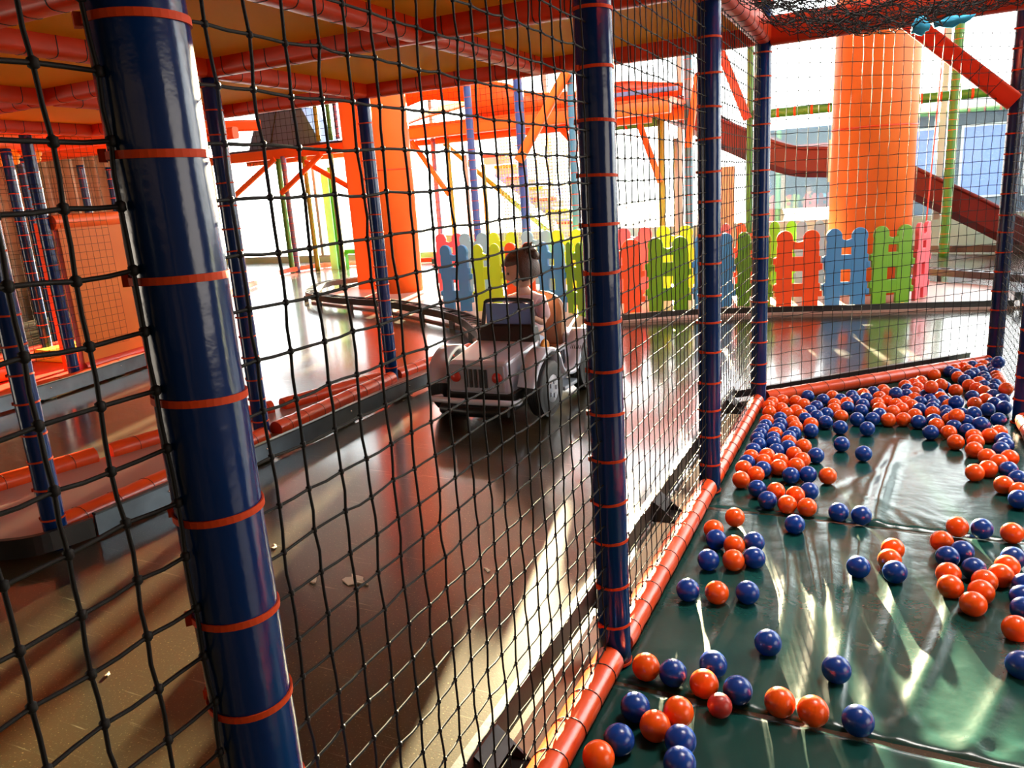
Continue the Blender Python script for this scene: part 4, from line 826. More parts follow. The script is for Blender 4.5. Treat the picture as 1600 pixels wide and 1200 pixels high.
for j in range(m + 1):
    for i in range(n):
        a = math.pi * j / m; b = 2 * math.pi * i / n; p = head_pt(a, b, 0); q = p * (1.17 + 0.02 * math.sin(i * 3.1) + 0.015 * math.sin(j * 2.3 + i))
        if not hair_ok(a, b): q = p * 0.93
        hv.append(HC + RH @ q)
k.add(hv, [(j * n + i, (j + 1) * n + i, (j + 1) * n + (i + 1) % n, j * n + (i + 1) % n) for j in range(m) for i in range(n)], True)
for c, r in (((0, 0.065, 0.085), 0.040), ((0.03, 0.085, 0.06), 0.026), ((-0.03, 0.08, 0.07), 0.028), ((0.0, 0.095, 0.045), 0.022)):
    e = MB(); e.ball(c, r, 14, (1, 0.9, 1)); k.add([HC + RH @ (Vector(v) + Vector((0, 0, 0.004 * math.sin(v[0] * 400)))) for v in e.v], e.f, True)
for q in range(16):
    a = q * 0.39; st = Vector((0.05 * math.cos(a), 0.05 + 0.03 * math.sin(a), 0.085 + 0.02 * math.sin(a))); en = st + Vector((0.03 * math.cos(a * 1.7), 0.03, 0.028 * math.sin(a * 2.3)))
    k.tube([HC + RH @ st, HC + RH @ ((st + en) / 2 + Vector((0, 0, 0.008))), HC + RH @ en], 0.004, 5, scale=[1, .7, .2])
k.build('hair', M['hair_brown'], ch)

# ------------------------------------------------------------------ plastic balls
BALLS = [('O', 1010, -0.4856, 1.6256, 0.034), ('B', 1051, -0.4176, 1.6236, 0.034), ('B', 1114, -0.3344, 1.6912, 0.034), ('O', 1100, -0.3394, 1.6081, 0.034), ('B', 1152, -0.262, 1.6107, 0.034), ('R', 1125, -0.2917, 1.5496, 0.034),
('B', 993, -0.4666, 1.4689, 0.034), ('O', 1060, -0.3715, 1.4879, 0.034), ('O', 1025, -0.408, 1.4236, 0.034), ('B', 967, -0.4686, 1.3537, 0.034), ('O', 935, -0.4926, 1.2887, 0.034), ('B', 1062, -0.3454, 1.3969, 0.034),
('B', 1062, -0.3312, 1.3304, 0.034), ('O', 1148, -0.4336, 2.5763, 0.034), ('O', 1115, -0.4836, 2.4561, 0.034), ('B', 1119, -0.461, 2.3819, 0.034), ('O', 1147, -0.3981, 2.3562, 0.034), ('B', 1178, -0.3424, 2.3991, 0.034),
('B', 1107, -0.4556, 2.2309, 0.034), ('O', 1146, -0.383, 2.2533, 0.034), ('B', 1178, -0.3249, 2.2886, 0.034), ('B', 1075, -0.4736, 2.0276, 0.034), ('O', 1120, -0.3925, 2.0396, 0.034), ('B', 1168, -0.3114, 2.0677, 0.034),
('B', 1200, -0.2233, 1.8304, 0.034), ('B', 1307, -0.0581, 1.7703, 0.034), ('O', 1218, -0.1672, 1.6001, 0.034), ('O', 1270, -0.0961, 1.594, 0.034), ('B', 1340, -0.005, 1.594, 0.034), ('B', 1242, -0.2343, 2.5773, 0.034),
('B', 1341, -0.028, 2.324, 0.034), ('O', 1395, 0.0661, 2.4792, 0.034), ('O', 1390, 0.0571, 2.3991, 0.034), ('B', 1398, 0.0711, 2.324, 0.034), ('O', 1496, 0.2573, 2.7105, 0.034), ('B', 1534, 0.3274, 2.7175, 0.034),
('O', 1581, 0.4095, 2.7085, 0.034), ('O', 1471, 0.2053, 2.5803, 0.034), ('B', 1480, 0.2149, 2.4713, 0.034), ('B', 1503, 0.2577, 2.5241, 0.034), ('O', 1482, 0.2113, 2.358, 0.034), ('O', 1485, 0.2113, 2.2799, 0.034),
('B', 1521, 0.2794, 2.4131, 0.034), ('B', 1583, 0.3905, 2.5222, 0.034), ('O', 1573, 0.3675, 2.4568, 0.034), ('O', 1565, 0.3449, 2.3927, 0.034), ('O', 1539, 0.2999, 2.3417, 0.034), ('O', 1533, 0.2857, 2.2752, 0.034),
('O', 1520, 0.2603, 2.1988, 0.034), ('B', 1600, 0.3995, 2.3522, 0.034), ('B', 1598, 0.384, 2.2763, 0.034), ('B', 1600, 0.378, 2.2086, 0.034), ('O', 1588, 0.3474, 2.1007, 0.034), ('B', 1595, 0.3364, 1.9325, 0.034),
('O', 1293, -0.1622, 3.0709, 0.034), ('B', 1315, -0.1322, 3.4773, 0.034), ('B', 1349, -0.0421, 3.3732, 0.034), ('B', 1275, -0.2233, 3.3002, 0.034), ('B', 1262, -0.2346, 3.0666, 0.034), ('B', 1236, -0.296, 3.0373, 0.034),
('O', 1158, -0.4716, 2.9397, 0.034), ('O', 1181, -0.4262, 3.0131, 0.034), ('B', 1183, -0.3995, 2.8637, 0.034), ('O', 1212, -0.3304, 2.8566, 0.034), ('B', 1199, -0.3484, 2.7625, 0.034), ('O', 1243, -0.2584, 2.8389, 0.034),
('B', 1264, -0.2152, 2.8915, 0.034), ('O', 1230, -0.2768, 2.7408, 0.034), ('O', 1261, -0.2089, 2.7372, 0.034), ('B', 1310, -0.1041, 2.7225, 0.034), ('B', 1346, -0.031, 2.7175, 0.034), ('O', 1162, -0.4826, 3.0689, 0.034),
('B', 1167, -0.4806, 3.14, 0.034), ('O', 1174, -0.4742, 3.2119, 0.034), ('B', 1193, -0.408, 3.0786, 0.034), ('O', 1193, -0.4176, 3.1659, 0.034), ('O', 1198, -0.4139, 3.2435, 0.034), ('O', 1219, -0.3544, 3.1911, 0.034),
('O', 1216, -0.3502, 3.1145, 0.034), ('O', 1244, -0.2874, 3.154, 0.034), ('O', 1253, -0.2723, 3.2291, 0.034), ('O', 1241, -0.3094, 3.2931, 0.034), ('O', 1255, -0.2827, 3.4075, 0.034), ('B', 1232, -0.342, 3.3742, 0.034),
('B', 1213, -0.3845, 3.3152, 0.034), ('B', 1177, -0.4786, 3.2991, 0.034), ('B', 1186, -0.4668, 3.3793, 0.034), ('B', 1209, -0.4078, 3.4131, 0.034), ('O', 1232, -0.3481, 3.4456, 0.034), ('B', 1233, -0.3537, 3.5133, 0.034),
('B', 1208, -0.4188, 3.4822, 0.034), ('B', 1184, -0.4826, 3.4587, 0.034), ('B', 1196, -0.4769, 3.6625, 0.034), ('B', 1192, -0.4793, 3.5946, 0.034), ('B', 1188, -0.4823, 3.5266, 0.034), ('B', 1219, -0.4265, 3.7996, 0.034),
('B', 1219, -0.4145, 3.7046, 0.034), ('B', 1216, -0.4135, 3.6235, 0.034), ('O', 1211, -0.4185, 3.5502, 0.034), ('O', 1229, -0.4062, 3.887, 0.034), ('O', 1238, -0.3644, 3.7506, 0.034), ('O', 1243, -0.3424, 3.6715, 0.034),
('B', 1240, -0.3409, 3.5801, 0.034), ('O', 1198, -0.4816, 3.7426, 0.034), ('O', 1202, -0.4896, 3.8977, 0.034), ('O', 1195, -0.5069, 4.0031, 0.034), ('O', 1207, -0.4971, 4.0704, 0.034), ('O', 1223, -0.454, 4.123, 0.034),
('O', 1221, -0.4395, 3.9678, 0.034), ('O', 1242, -0.386, 4.121, 0.034), ('O', 1256, -0.3422, 4.069, 0.034), ('B', 1262, -0.3374, 4.24, 0.034), ('B', 1286, -0.2573, 4.1793, 0.034), ('B', 1275, -0.2794, 4.0428, 0.034),
('O', 1243, -0.3686, 3.9436, 0.034), ('O', 1252, -0.3356, 3.8781, 0.034), ('B', 1258, -0.3122, 3.8143, 0.034), ('B', 1266, -0.3004, 3.9528, 0.034), ('B', 1276, -0.2643, 3.8703, 0.034), ('B', 1291, -0.2243, 3.9252, 0.034),
('O', 1267, -0.2793, 3.7386, 0.034), ('B', 1267, -0.2713, 3.6395, 0.034), ('B', 1290, -0.2183, 3.7846, 0.034), ('O', 1303, -0.1942, 4.0118, 0.034), ('O', 1314, -0.1562, 3.8967, 0.034), ('O', 1305, -0.1973, 4.1012, 0.034),
('O', 1301, -0.2165, 4.2551, 0.034), ('B', 1314, -0.1737, 4.2022, 0.034), ('O', 1321, -0.1427, 4.1417, 0.034), ('B', 1324, -0.1342, 4.0599, 0.034), ('B', 1335, -0.1057, 4.2028, 0.034), ('B', 1331, -0.1231, 4.285, 0.034),
('O', 1349, -0.0692, 4.3335, 0.034), ('B', 1353, -0.0533, 4.2461, 0.034), ('B', 1348, -0.0661, 4.1229, 0.034), ('B', 1365, -0.0239, 4.3843, 0.034), ('B', 1345, -0.0711, 4.0168, 0.034), ('B', 1339, -0.0841, 3.8697, 0.034),
('B', 1363, -0.017, 3.8857, 0.034), ('B', 1313, -0.1502, 3.7196, 0.034), ('B', 1355, -0.036, 3.7276, 0.034), ('O', 1374, 0.009, 4.2878, 0.034), ('O', 1371, 0.0009, 4.1611, 0.034), ('O', 1374, 0.011, 4.0699, 0.034),
('B', 1374, 0.012, 3.9688, 0.034), ('O', 1380, 0.0257, 4.4373, 0.034), ('O', 1385, 0.0429, 4.3715, 0.034), ('O', 1385, 0.0404, 4.2164, 0.034), ('B', 1400, 0.0832, 4.2573, 0.0674), ('B', 1418, 0.1404, 4.4754, 0.034),
('B', 1399, 0.0829, 4.3166, 0.034), ('B', 1415, 0.1342, 4.3612, 0.034), ('O', 1415, 0.1319, 4.5531, 0.034), ('O', 1427, 0.1747, 4.6059, 0.034), ('O', 1433, 0.1915, 4.5202, 0.034), ('O', 1439, 0.213, 4.6621, 0.034),
('O', 1429, 0.1741, 4.4163, 0.034), ('O', 1400, 0.0849, 4.1648, 0.034), ('O', 1415, 0.1274, 4.2179, 0.034), ('O', 1429, 0.1709, 4.2952, 0.034), ('O', 1408, 0.1087, 4.0871, 0.034), ('O', 1395, 0.0706, 4.0308, 0.034),
('O', 1424, 0.1541, 4.1553, 0.034), ('O', 1388, 0.0509, 3.891, 0.034), ('O', 1412, 0.1154, 3.9124, 0.034), ('O', 1429, 0.1642, 3.9928, 0.034), ('B', 1438, 0.1881, 4.0964, 0.034), ('B', 1435, 0.1781, 3.886, 0.034),
('B', 1437, 0.1941, 4.2313, 0.034), ('B', 1447, 0.2243, 4.3704, 0.034), ('B', 1453, 0.2379, 4.2832, 0.034), ('B', 1460, 0.2537, 4.1986, 0.034), ('O', 1448, 0.2333, 4.4498, 0.034), ('O', 1454, 0.2451, 4.3385, 0.0903),
('O', 1471, 0.2974, 4.4988, 0.0629), ('O', 1460, 0.2845, 4.8383, 0.034), ('O', 1492, 0.3684, 4.5049, 0.0342), ('B', 1493, 0.3449, 4.1479, 0.0668), ('B', 1465, 0.2835, 4.4039, 0.034), ('B', 1477, 0.3224, 4.555, 0.034),
('O', 1470, 0.2916, 4.3353, 0.034), ('B', 1474, 0.3043, 4.2685, 0.034), ('B', 1457, 0.2467, 4.1309, 0.034), ('O', 1459, 0.2425, 4.0488, 0.034), ('O', 1481, 0.3216, 4.2028, 0.034), ('O', 1494, 0.3309, 3.8992, 0.0706),
('B', 1476, 0.2991, 4.0877, 0.034), ('B', 1479, 0.304, 4.0198, 0.034), ('B', 1459, 0.2425, 3.9201, 0.034), ('O', 1463, 0.2491, 3.8524, 0.034), ('O', 1486, 0.3087, 3.952, 0.034), ('B', 1454, 0.2213, 3.7336, 0.034),
('O', 1482, 0.2924, 3.7506, 0.034), ('B', 1490, 0.3183, 3.843, 0.034), ('O', 1493, 0.3114, 3.6195, 0.034), ('B', 1511, 0.3751, 3.9371, 0.034), ('B', 1511, 0.3673, 3.7959, 0.034), ('B', 1531, 0.4336, 3.9024, 0.034),
('O', 1522, 0.3865, 3.7159, 0.034), ('O', 1547, 0.4487, 3.7434, 0.034), ('O', 1560, 0.4878, 3.799, 0.034), ('B', 1567, 0.4917, 3.6908, 0.034), ('B', 1570, 0.4916, 3.6228, 0.034), ('O', 1524, 0.3865, 3.6385, 0.034),
('B', 1484, 0.3654, 4.9361, 0.034), ('O', 1489, 0.3943, 4.9977, 0.034), ('B', 1493, 0.3921, 4.8736, 0.034), ('O', 1497, 0.4005, 4.8061, 0.034), ('O', 1507, 0.443, 5.0451, 0.034), ('O', 1514, 0.4606, 4.9794, 0.034),
('B', 1520, 0.4917, 5.0925, 0.034), ('O', 1538, 0.5506, 5.1265, 0.034), ('O', 1541, 0.5271, 5.0344, 0.034), ('B', 1523, 0.4859, 4.9122, 0.034), ('B', 1515, 0.4587, 4.8499, 0.034), ('B', 1507, 0.4265, 4.7383, 0.034),
('O', 1515, 0.4395, 4.6304, 0.034), ('O', 1526, 0.4683, 4.5664, 0.034), ('O', 1530, 0.4919, 4.7041, 0.034), ('B', 1542, 0.5273, 4.9661, 0.034), ('B', 1538, 0.525, 4.8329, 0.034), ('B', 1544, 0.5266, 4.7626, 0.034),
('B', 1562, 0.586, 5.1846, 0.034), ('B', 1561, 0.586, 5.0004, 0.034), ('B', 1577, 0.586, 5.0684, 0.034), ('B', 1577, 0.586, 4.8213, 0.1225), ('O', 1556, 0.586, 4.8638, 0.034), ('O', 1559, 0.586, 4.7278, 0.034),
('B', 1553, 0.56, 4.6649, 0.034), ('B', 1541, 0.5071, 4.6223, 0.034), ('O', 1537, 0.4956, 4.5042, 0.034), ('B', 1519, 0.4345, 4.3911, 0.034), ('B', 1552, 0.542, 4.564, 0.034), ('B', 1553, 0.5301, 4.435, 0.034),
('O', 1540, 0.4886, 4.341, 0.034), ('O', 1571, 0.5859, 4.4534, 0.0682), ('B', 1579, 0.586, 4.9318, 0.034), ('O', 1580, 0.586, 4.7958, 0.034), ('B', 1577, 0.586, 4.5121, 0.034), ('O', 1523, 0.4345, 4.258, 0.034),
('B', 1519, 0.4075, 4.0061, 0.0552), ('B', 1566, 0.5614, 4.3554, 0.034), ('B', 1553, 0.5176, 4.276, 0.034), ('B', 1543, 0.4806, 4.1649, 0.034), ('B', 1569, 0.5537, 4.215, 0.034), ('B', 1533, 0.4205, 3.8393, 0.0556),
('B', 1560, 0.5076, 3.9998, 0.034), ('B', 1504, 0.3633, 4.0532, 0.034), ('O', 1522, 0.3725, 3.5334, 0.034), ('O', 1542, 0.4108, 3.4542, 0.034), ('O', 1544, 0.4007, 3.308, 0.034), ('O', 1523, 0.3514, 3.2521, 0.034),
('O', 1560, 0.4452, 3.3956, 0.034), ('O', 1577, 0.4886, 3.4603, 0.034), ('B', 1564, 0.4704, 3.5581, 0.034), ('B', 1575, 0.4684, 3.3144, 0.034), ('B', 1590, 0.4876, 3.2211, 0.034), ('O', 1569, 0.4347, 3.1445, 0.034),
('O', 1592, 0.4764, 3.0907, 0.034), ('B', 1592, 0.4656, 3.0128, 0.034)]
BR = 0.034
UNIQ = [('touching the foot of the near pit post', 'loose on the mats'),
('beside the orange one at the foot of the near pit post', 'loose on the mats'),
('behind the large orange one near the mat seam', 'loose on the mats'),
('leaning on the little dull red ball', 'loose on the mats'),
('just past the little dull red ball', 'loose on the mats'),
('smaller than all the others, on the near mat seam', 'loose on the mats'),
('lying alone below the near pit post, close to the rail', 'loose on the mats'),
('farther one of a touching pair on the nearest mat', 'loose on the mats'),
('closer one of a touching pair on the nearest mat', 'loose on the mats'),
('close to the rail, behind the orange one at the bottom edge', 'loose on the mats'),
('pressed against the rail at the bottom edge of the picture', 'loose on the mats'),
('farther one of two in line at the bottom edge', 'loose on the mats'),
('closer one of two in line, cut by the bottom edge', 'loose on the mats'),
('sitting on the seam corner beside the middle pit post', 'loose on the mats'),
('farthest of the cluster under the middle post, touching the rail', 'loose on the mats'),
('in the cluster of seven, next to the rail and behind its mate', 'loose on the mats'),
('in the middle of the cluster of seven, farther of its stacked pair', 'loose on the mats'),
('at the outer side of the cluster of seven, farther one', 'loose on the mats'),
('in the cluster of seven, closest to the rail', 'loose on the mats'),
('in the middle of the cluster of seven, closer of its stacked pair', 'loose on the mats'),
('at the outer side of the cluster of seven, closer one', 'loose on the mats'),
('first of a row of three, closest to the rail', 'loose on the mats'),
('middle one of a row of three', 'loose on the mats'),
('last of a row of three, away from the rail', 'loose on the mats'),
('alone between the row of three and the mat seam', 'loose on the mats'),
('alone on the middle mat behind the orange pair at the seam', 'loose on the mats'),
('first of two big touching ones on the seam of the nearest mat', 'loose on the mats'),
('second of two big touching ones on the seam of the nearest mat', 'loose on the mats'),
('on the near seam, to the side of the big orange pair', 'loose on the mats'),
('just across the far seam, below the crowded band', 'loose on the mats'),
('alone in the middle of the wrinkled mat, left of three in line', 'loose on the mats'),
('farthest of three in line on the wrinkled mat', 'loose on the mats'),
('middle of three in line on the wrinkled mat', 'loose on the mats'),
('closest of three in line on the wrinkled mat', 'loose on the mats'),
('on the far seam, beside the lone blue one', 'loose on the mats'),
('on the far seam between two orange ones', 'loose on the mats'),
('on the far seam at the picture edge', 'loose on the mats'),
('at the upper tip of the V shaped cluster', 'loose on the mats'),
('in the V shaped cluster just below its tip', 'loose on the mats'),
('in the V shaped cluster inside its tip', 'loose on the mats'),
('small looking one at the bend of the V shaped cluster', 'loose on the mats'),
('largest looking one of the V shaped cluster', 'loose on the mats'),
('inside the V shaped cluster between its arms', 'loose on the mats'),
('at the outer end of the V shaped cluster, above the orange arm', 'loose on the mats'),
('farthest of the orange arm of the V shaped cluster', 'loose on the mats'),
('second of the orange arm of the V shaped cluster', 'loose on the mats'),
('third of the orange arm of the V shaped cluster', 'loose on the mats'),
('fourth of the orange arm of the V shaped cluster', 'loose on the mats'),
('closest of the orange arm of the V shaped cluster', 'loose on the mats'),
('cut by the picture edge, farthest of three in a column', 'loose on the mats'),
('cut by the picture edge, middle of three in a column', 'loose on the mats'),
('cut by the picture edge, closest of three in a column', 'loose on the mats'),
('at the picture edge below the column of three', 'loose on the mats'),
('alone at the picture edge, closest to the camera on that side', 'loose on the mats'),
('alone beside the crowded band, near the shiny crease', 'loose on the mats'),
('alone on the mat between the band and the shiny crease', 'loose on the mats'),
('alone right at the top of the shiny crease', 'loose on the mats'),
('at the outer edge of the crowded band, next to an orange one', 'loose on the mats'),
('by the sunlit rail, fourth back row, fourth of its colour from left', 'crowded along the sunlit rail'),
('by the sunlit rail, fourth back row, third of its colour from left', 'crowded along the sunlit rail'),
('by the sunlit rail, fourth back row, first of its colour from left', 'crowded along the sunlit rail'),
('by the sunlit rail, fourth back row, second of its colour from left', 'crowded along the sunlit rail'),
('by the sunlit rail, fourth back row, first of its colour from left', 'crowded along the sunlit rail'),
('by the sunlit rail, fourth back row, third of its colour from left', 'crowded along the sunlit rail'),
('by the sunlit rail, fourth back row, second of its colour from left', 'crowded along the sunlit rail'),
('by the sunlit rail, fourth back row, fifth of its colour from left', 'crowded along the sunlit rail'),
('by the sunlit rail, fourth back row, fifth of its colour from left', 'crowded along the sunlit rail'),
('by the sunlit rail, fourth back row, fourth of its colour from left', 'crowded along the sunlit rail'),
('by the sunlit rail, fourth back row, sixth of its colour from left', 'crowded along the sunlit rail'),
('first of two on the far seam by the shiny crease', 'loose on the mats'),
('second of two on the far seam by the shiny crease', 'loose on the mats'),
('by the sunlit rail, third back row, first of its colour from left', 'crowded along the sunlit rail'),
('by the sunlit rail, third back row, first of its colour from left', 'crowded along the sunlit rail'),
('by the sunlit rail, third back row, second of its colour from left', 'crowded along the sunlit rail'),
('by the sunlit rail, third back row, second of its colour from left', 'crowded along the sunlit rail'),
('by the sunlit rail, third back row, third of its colour from left', 'crowded along the sunlit rail'),
('by the sunlit rail, third back row, fourth of its colour from left', 'crowded along the sunlit rail'),
('by the sunlit rail, third back row, sixth of its colour from left', 'crowded along the sunlit rail'),
('by the sunlit rail, third back row, fifth of its colour from left', 'crowded along the sunlit rail'),
('by the sunlit rail, third back row, eighth of its colour from left', 'crowded along the sunlit rail'),
('by the sunlit rail, third back row, ninth of its colour from left', 'crowded along the sunlit rail'),
('by the sunlit rail, third back row, seventh of its colour from left', 'crowded along the sunlit rail'),
('by the sunlit rail, second back row, second of its colour from left', 'crowded along the sunlit rail'),
('by the sunlit rail, second back row, eighth of its colour from left', 'crowded along the sunlit rail'),
('by the sunlit rail, second back row, seventh of its colour from left', 'crowded along the sunlit rail'),
('by the sunlit rail, second back row, first of its colour from left', 'crowded along the sunlit rail'),
('by the sunlit rail, second back row, third of its colour from left', 'crowded along the sunlit rail'),
('by the sunlit rail, second back row, sixth of its colour from left', 'crowded along the sunlit rail'),
('by the sunlit rail, second back row, first of its colour from left', 'crowded along the sunlit rail'),
('by the sunlit rail, second back row, ninth of its colour from left', 'crowded along the sunlit rail'),
('by the sunlit rail, second back row, fifth of its colour from left', 'crowded along the sunlit rail'),
('by the sunlit rail, second back row, second of its colour from left', 'crowded along the sunlit rail'),
('by the sunlit rail, first back row, second of its colour from left', 'crowded along the sunlit rail'),
('by the sunlit rail, first back row, first of its colour from left', 'crowded along the sunlit rail'),
('by the sunlit rail, second back row, fourth of its colour from left', 'crowded along the sunlit rail'),
('at the diagonal rail, fourth back row, first of its colour from left', 'against the diagonal rail'),
('by the sunlit rail, first back row, fourth of its colour from left', 'crowded along the sunlit rail'),
('by the sunlit rail, first back row, third of its colour from left', 'crowded along the sunlit rail'),
('by the sunlit rail, first back row, second of its colour from left', 'crowded along the sunlit rail'),
('at the diagonal rail, third back row, first of its colour from left', 'against the diagonal rail'),
('at the diagonal rail, fifth back row, first of its colour from left', 'against the diagonal rail'),
('by the sunlit rail, first back row, third of its colour from left', 'crowded along the sunlit rail'),
('by the sunlit rail, first back row, fifth of its colour from left', 'crowded along the sunlit rail'),
('by the sunlit rail, first back row, first of its colour from left', 'crowded along the sunlit rail'),
('at the diagonal rail, second back row, first of its colour from left', 'against the diagonal rail'),
('at the diagonal rail, first back row, first of its colour from left', 'against the diagonal rail'),
('at the diagonal rail, first back row, second of its colour from left', 'against the diagonal rail'),
('at the diagonal rail, first back row, third of its colour from left', 'against the diagonal rail'),
('at the diagonal rail, second back row, second of its colour from left', 'against the diagonal rail'),
('at the diagonal rail, first back row, fourth of its colour from left', 'against the diagonal rail'),
('at the diagonal rail, second back row, third of its colour from left', 'against the diagonal rail'),
('at the diagonal rail, first back row, first of its colour from left', 'against the diagonal rail'),
('at the diagonal rail, second back row, first of its colour from left', 'against the diagonal rail'),
('at the diagonal rail, third back row, first of its colour from left', 'against the diagonal rail'),
('at the diagonal rail, third back row, second of its colour from left', 'against the diagonal rail'),
('at the diagonal rail, fourth back row, first of its colour from left', 'against the diagonal rail'),
('at the diagonal rail, fifth back row, first of its colour from left', 'against the diagonal rail'),
('at the diagonal rail, fourth back row, second of its colour from left', 'against the diagonal rail'),
('at the diagonal rail, fifth back row, second of its colour from left', 'against the diagonal rail'),
('at the diagonal rail, fourth back row, third of its colour from left', 'against the diagonal rail'),
('by the sunlit rail, first back row, fourth of its colour from left', 'crowded along the sunlit rail'),
('by the sunlit rail, first back row, sixth of its colour from left', 'crowded along the sunlit rail'),
('at the diagonal rail, sixth back row, first of its colour from left', 'against the diagonal rail'),
('at the diagonal rail, fourth back row, second of its colour from left', 'against the diagonal rail'),
('at the diagonal rail, fifth back row, second of its colour from left', 'against the diagonal rail'),
('at the diagonal rail, third back row, third of its colour from left', 'against the diagonal rail'),
('at the diagonal rail, first back row, fifth of its colour from left', 'against the diagonal rail'),
('at the diagonal rail, second back row, second of its colour from left', 'against the diagonal rail'),
('at the diagonal rail, third back row, fourth of its colour from left', 'against the diagonal rail'),
('at the diagonal rail, fourth back row, fourth of its colour from left', 'against the diagonal rail'),
('at the diagonal rail, third back row, second of its colour from left', 'against the diagonal rail'),
('at the diagonal rail, second back row, third of its colour from left', 'against the diagonal rail'),
('at the diagonal rail, second back row, fourth of its colour from left', 'against the diagonal rail'),
('at the diagonal rail, third back row, third of its colour from left', 'against the diagonal rail'),
('at the diagonal rail, fourth back row, fifth of its colour from left', 'against the diagonal rail'),
('at the diagonal rail, second back row, fourth of its colour from left', 'against the diagonal rail'),
('at the diagonal rail, fifth back row, third of its colour from left', 'against the diagonal rail'),
('at the diagonal rail, sixth back row, second of its colour from left', 'against the diagonal rail'),
('at the diagonal rail, sixth back row, fourth of its colour from left', 'against the diagonal rail'),
('by the sunlit rail, first back row, seventh of its colour from left', 'crowded along the sunlit rail'),
('at the diagonal rail, sixth back row, third of its colour from left', 'against the diagonal rail'),
('at the diagonal rail, third back row, fifth of its colour from left', 'against the diagonal rail'),
('at the diagonal rail, fourth back row, third of its colour from left', 'against the diagonal rail'),
('at the diagonal rail, fifth back row, third of its colour from left', 'against the diagonal rail'),
('at the diagonal rail, sixth back row, fifth of its colour from left', 'against the diagonal rail'),
('at the diagonal rail, first back row, sixth of its colour from left', 'against the diagonal rail'),
('at the diagonal rail, second back row, fifth of its colour from left', 'against the diagonal rail'),
('at the diagonal rail, fourth back row, fourth of its colour from left', 'against the diagonal rail'),
('at the diagonal rail, third back row, fifth of its colour from left', 'against the diagonal rail'),
('at the diagonal rail, second back row, fifth of its colour from left', 'against the diagonal rail'),
('at the diagonal rail, third back row, fourth of its colour from left', 'against the diagonal rail'),
('at the diagonal rail, fourth back row, sixth of its colour from left', 'against the diagonal rail'),
('at the diagonal rail, first back row, seventh of its colour from left', 'against the diagonal rail'),
('at the diagonal rail, first back row, eighth of its colour from left', 'against the diagonal rail'),
('at the diagonal rail, second back row, sixth of its colour from left', 'against the diagonal rail'),
('at the diagonal rail, first back row, ninth of its colour from left', 'against the diagonal rail'),
('at the diagonal rail, third back row, sixth of its colour from left', 'against the diagonal rail'),
('at the diagonal rail, fifth back row, fourth of its colour from left', 'against the diagonal rail'),
('at the diagonal rail, fifth back row, sixth of its colour from left', 'against the diagonal rail'),
('at the diagonal rail, fourth back row, fifth of its colour from left', 'against the diagonal rail'),
('at the diagonal rail, fifth back row, fifth of its colour from left', 'against the diagonal rail'),
('at the diagonal rail, sixth back row, second of its colour from left', 'against the diagonal rail'),
('at the diagonal rail, fifth back row, seventh of its colour from left', 'against the diagonal rail'),
('at the diagonal rail, sixth back row, first of its colour from left', 'against the diagonal rail'),
('at the diagonal rail, sixth back row, third of its colour from left', 'against the diagonal rail'),
('at the diagonal rail, sixth back row, fourth of its colour from left', 'against the diagonal rail'),
('at the diagonal rail, sixth back row, seventh of its colour from left', 'against the diagonal rail'),
('at the diagonal rail, sixth back row, sixth of its colour from left', 'against the diagonal rail'),
('at the diagonal rail, fifth back row, fourth of its colour from left', 'against the diagonal rail'),
('between the last posts, fourth back row, first of its colour from left', 'heaped between the last posts'),
('between the last posts, fourth back row, second of its colour from left', 'heaped between the last posts'),
('between the last posts, fifth back row, second of its colour from left', 'heaped between the last posts'),
('between the last posts, third back row, first of its colour from left', 'heaped between the last posts'),
('between the last posts, third back row, second of its colour from left', 'heaped between the last posts'),
('between the last posts, second back row, first of its colour from left', 'heaped between the last posts'),
('between the last posts, first back row, first of its colour from left', 'heaped between the last posts'),
('between the last posts, third back row, third of its colour from left', 'heaped between the last posts'),
('between the last posts, fifth back row, fourth of its colour from left', 'heaped between the last posts'),
('between the last posts, fourth back row, third of its colour from left', 'heaped between the last posts'),
('between the last posts, third back row, first of its colour from left', 'heaped between the last posts'),
('between the last posts, fourth back row, first of its colour from left', 'heaped between the last posts'),
('between the last posts, fifth back row, third of its colour from left', 'heaped between the last posts'),
('between the last posts, fifth back row, first of its colour from left', 'heaped between the last posts'),
('between the last posts, sixth back row, first of its colour from left', 'heaped between the last posts'),
('between the last posts, fifth back row, first of its colour from left', 'heaped between the last posts'),
('between the last posts, sixth back row, third of its colour from left', 'heaped between the last posts'),
('between the last posts, sixth back row, second of its colour from left', 'heaped between the last posts'),
('between the last posts, sixth back row, third of its colour from left', 'heaped between the last posts'),
('between the last posts, sixth back row, first of its colour from left', 'heaped between the last posts'),
('between the last posts, seventh back row, first of its colour from left', 'heaped between the last posts'),
('between the last posts, sixth back row, second of its colour from left', 'heaped between the last posts'),
('between the last posts, seventh back row, first of its colour from left', 'heaped between the last posts'),
('between the last posts, seventh back row, second of its colour from left', 'heaped between the last posts'),
('between the last posts, seventh back row, second of its colour from left', 'heaped between the last posts'),
('below the last post, first back row, first of its colour from left', 'strung below the last post'),
('between the last posts, seventh back row, third of its colour from left', 'heaped between the last posts'),
('between the last posts, seventh back row, fourth of its colour from left', 'heaped between the last posts'),
('between the last posts, seventh back row, sixth of its colour from left', 'heaped between the last posts'),
('below the last post, first back row, second of its colour from left', 'strung below the last post'),
('between the last posts, seventh back row, third of its colour from left', 'heaped between the last posts'),
('between the last posts, seventh back row, fourth of its colour from left', 'heaped between the last posts'),
('below the last post, first back row, first of its colour from left', 'strung below the last post'),
('below the last post, first back row, second of its colour from left', 'strung below the last post'),
('below the last post, first back row, third of its colour from left', 'strung below the last post'),
('between the last posts, first back row, first of its colour from left', 'heaped between the last posts'),
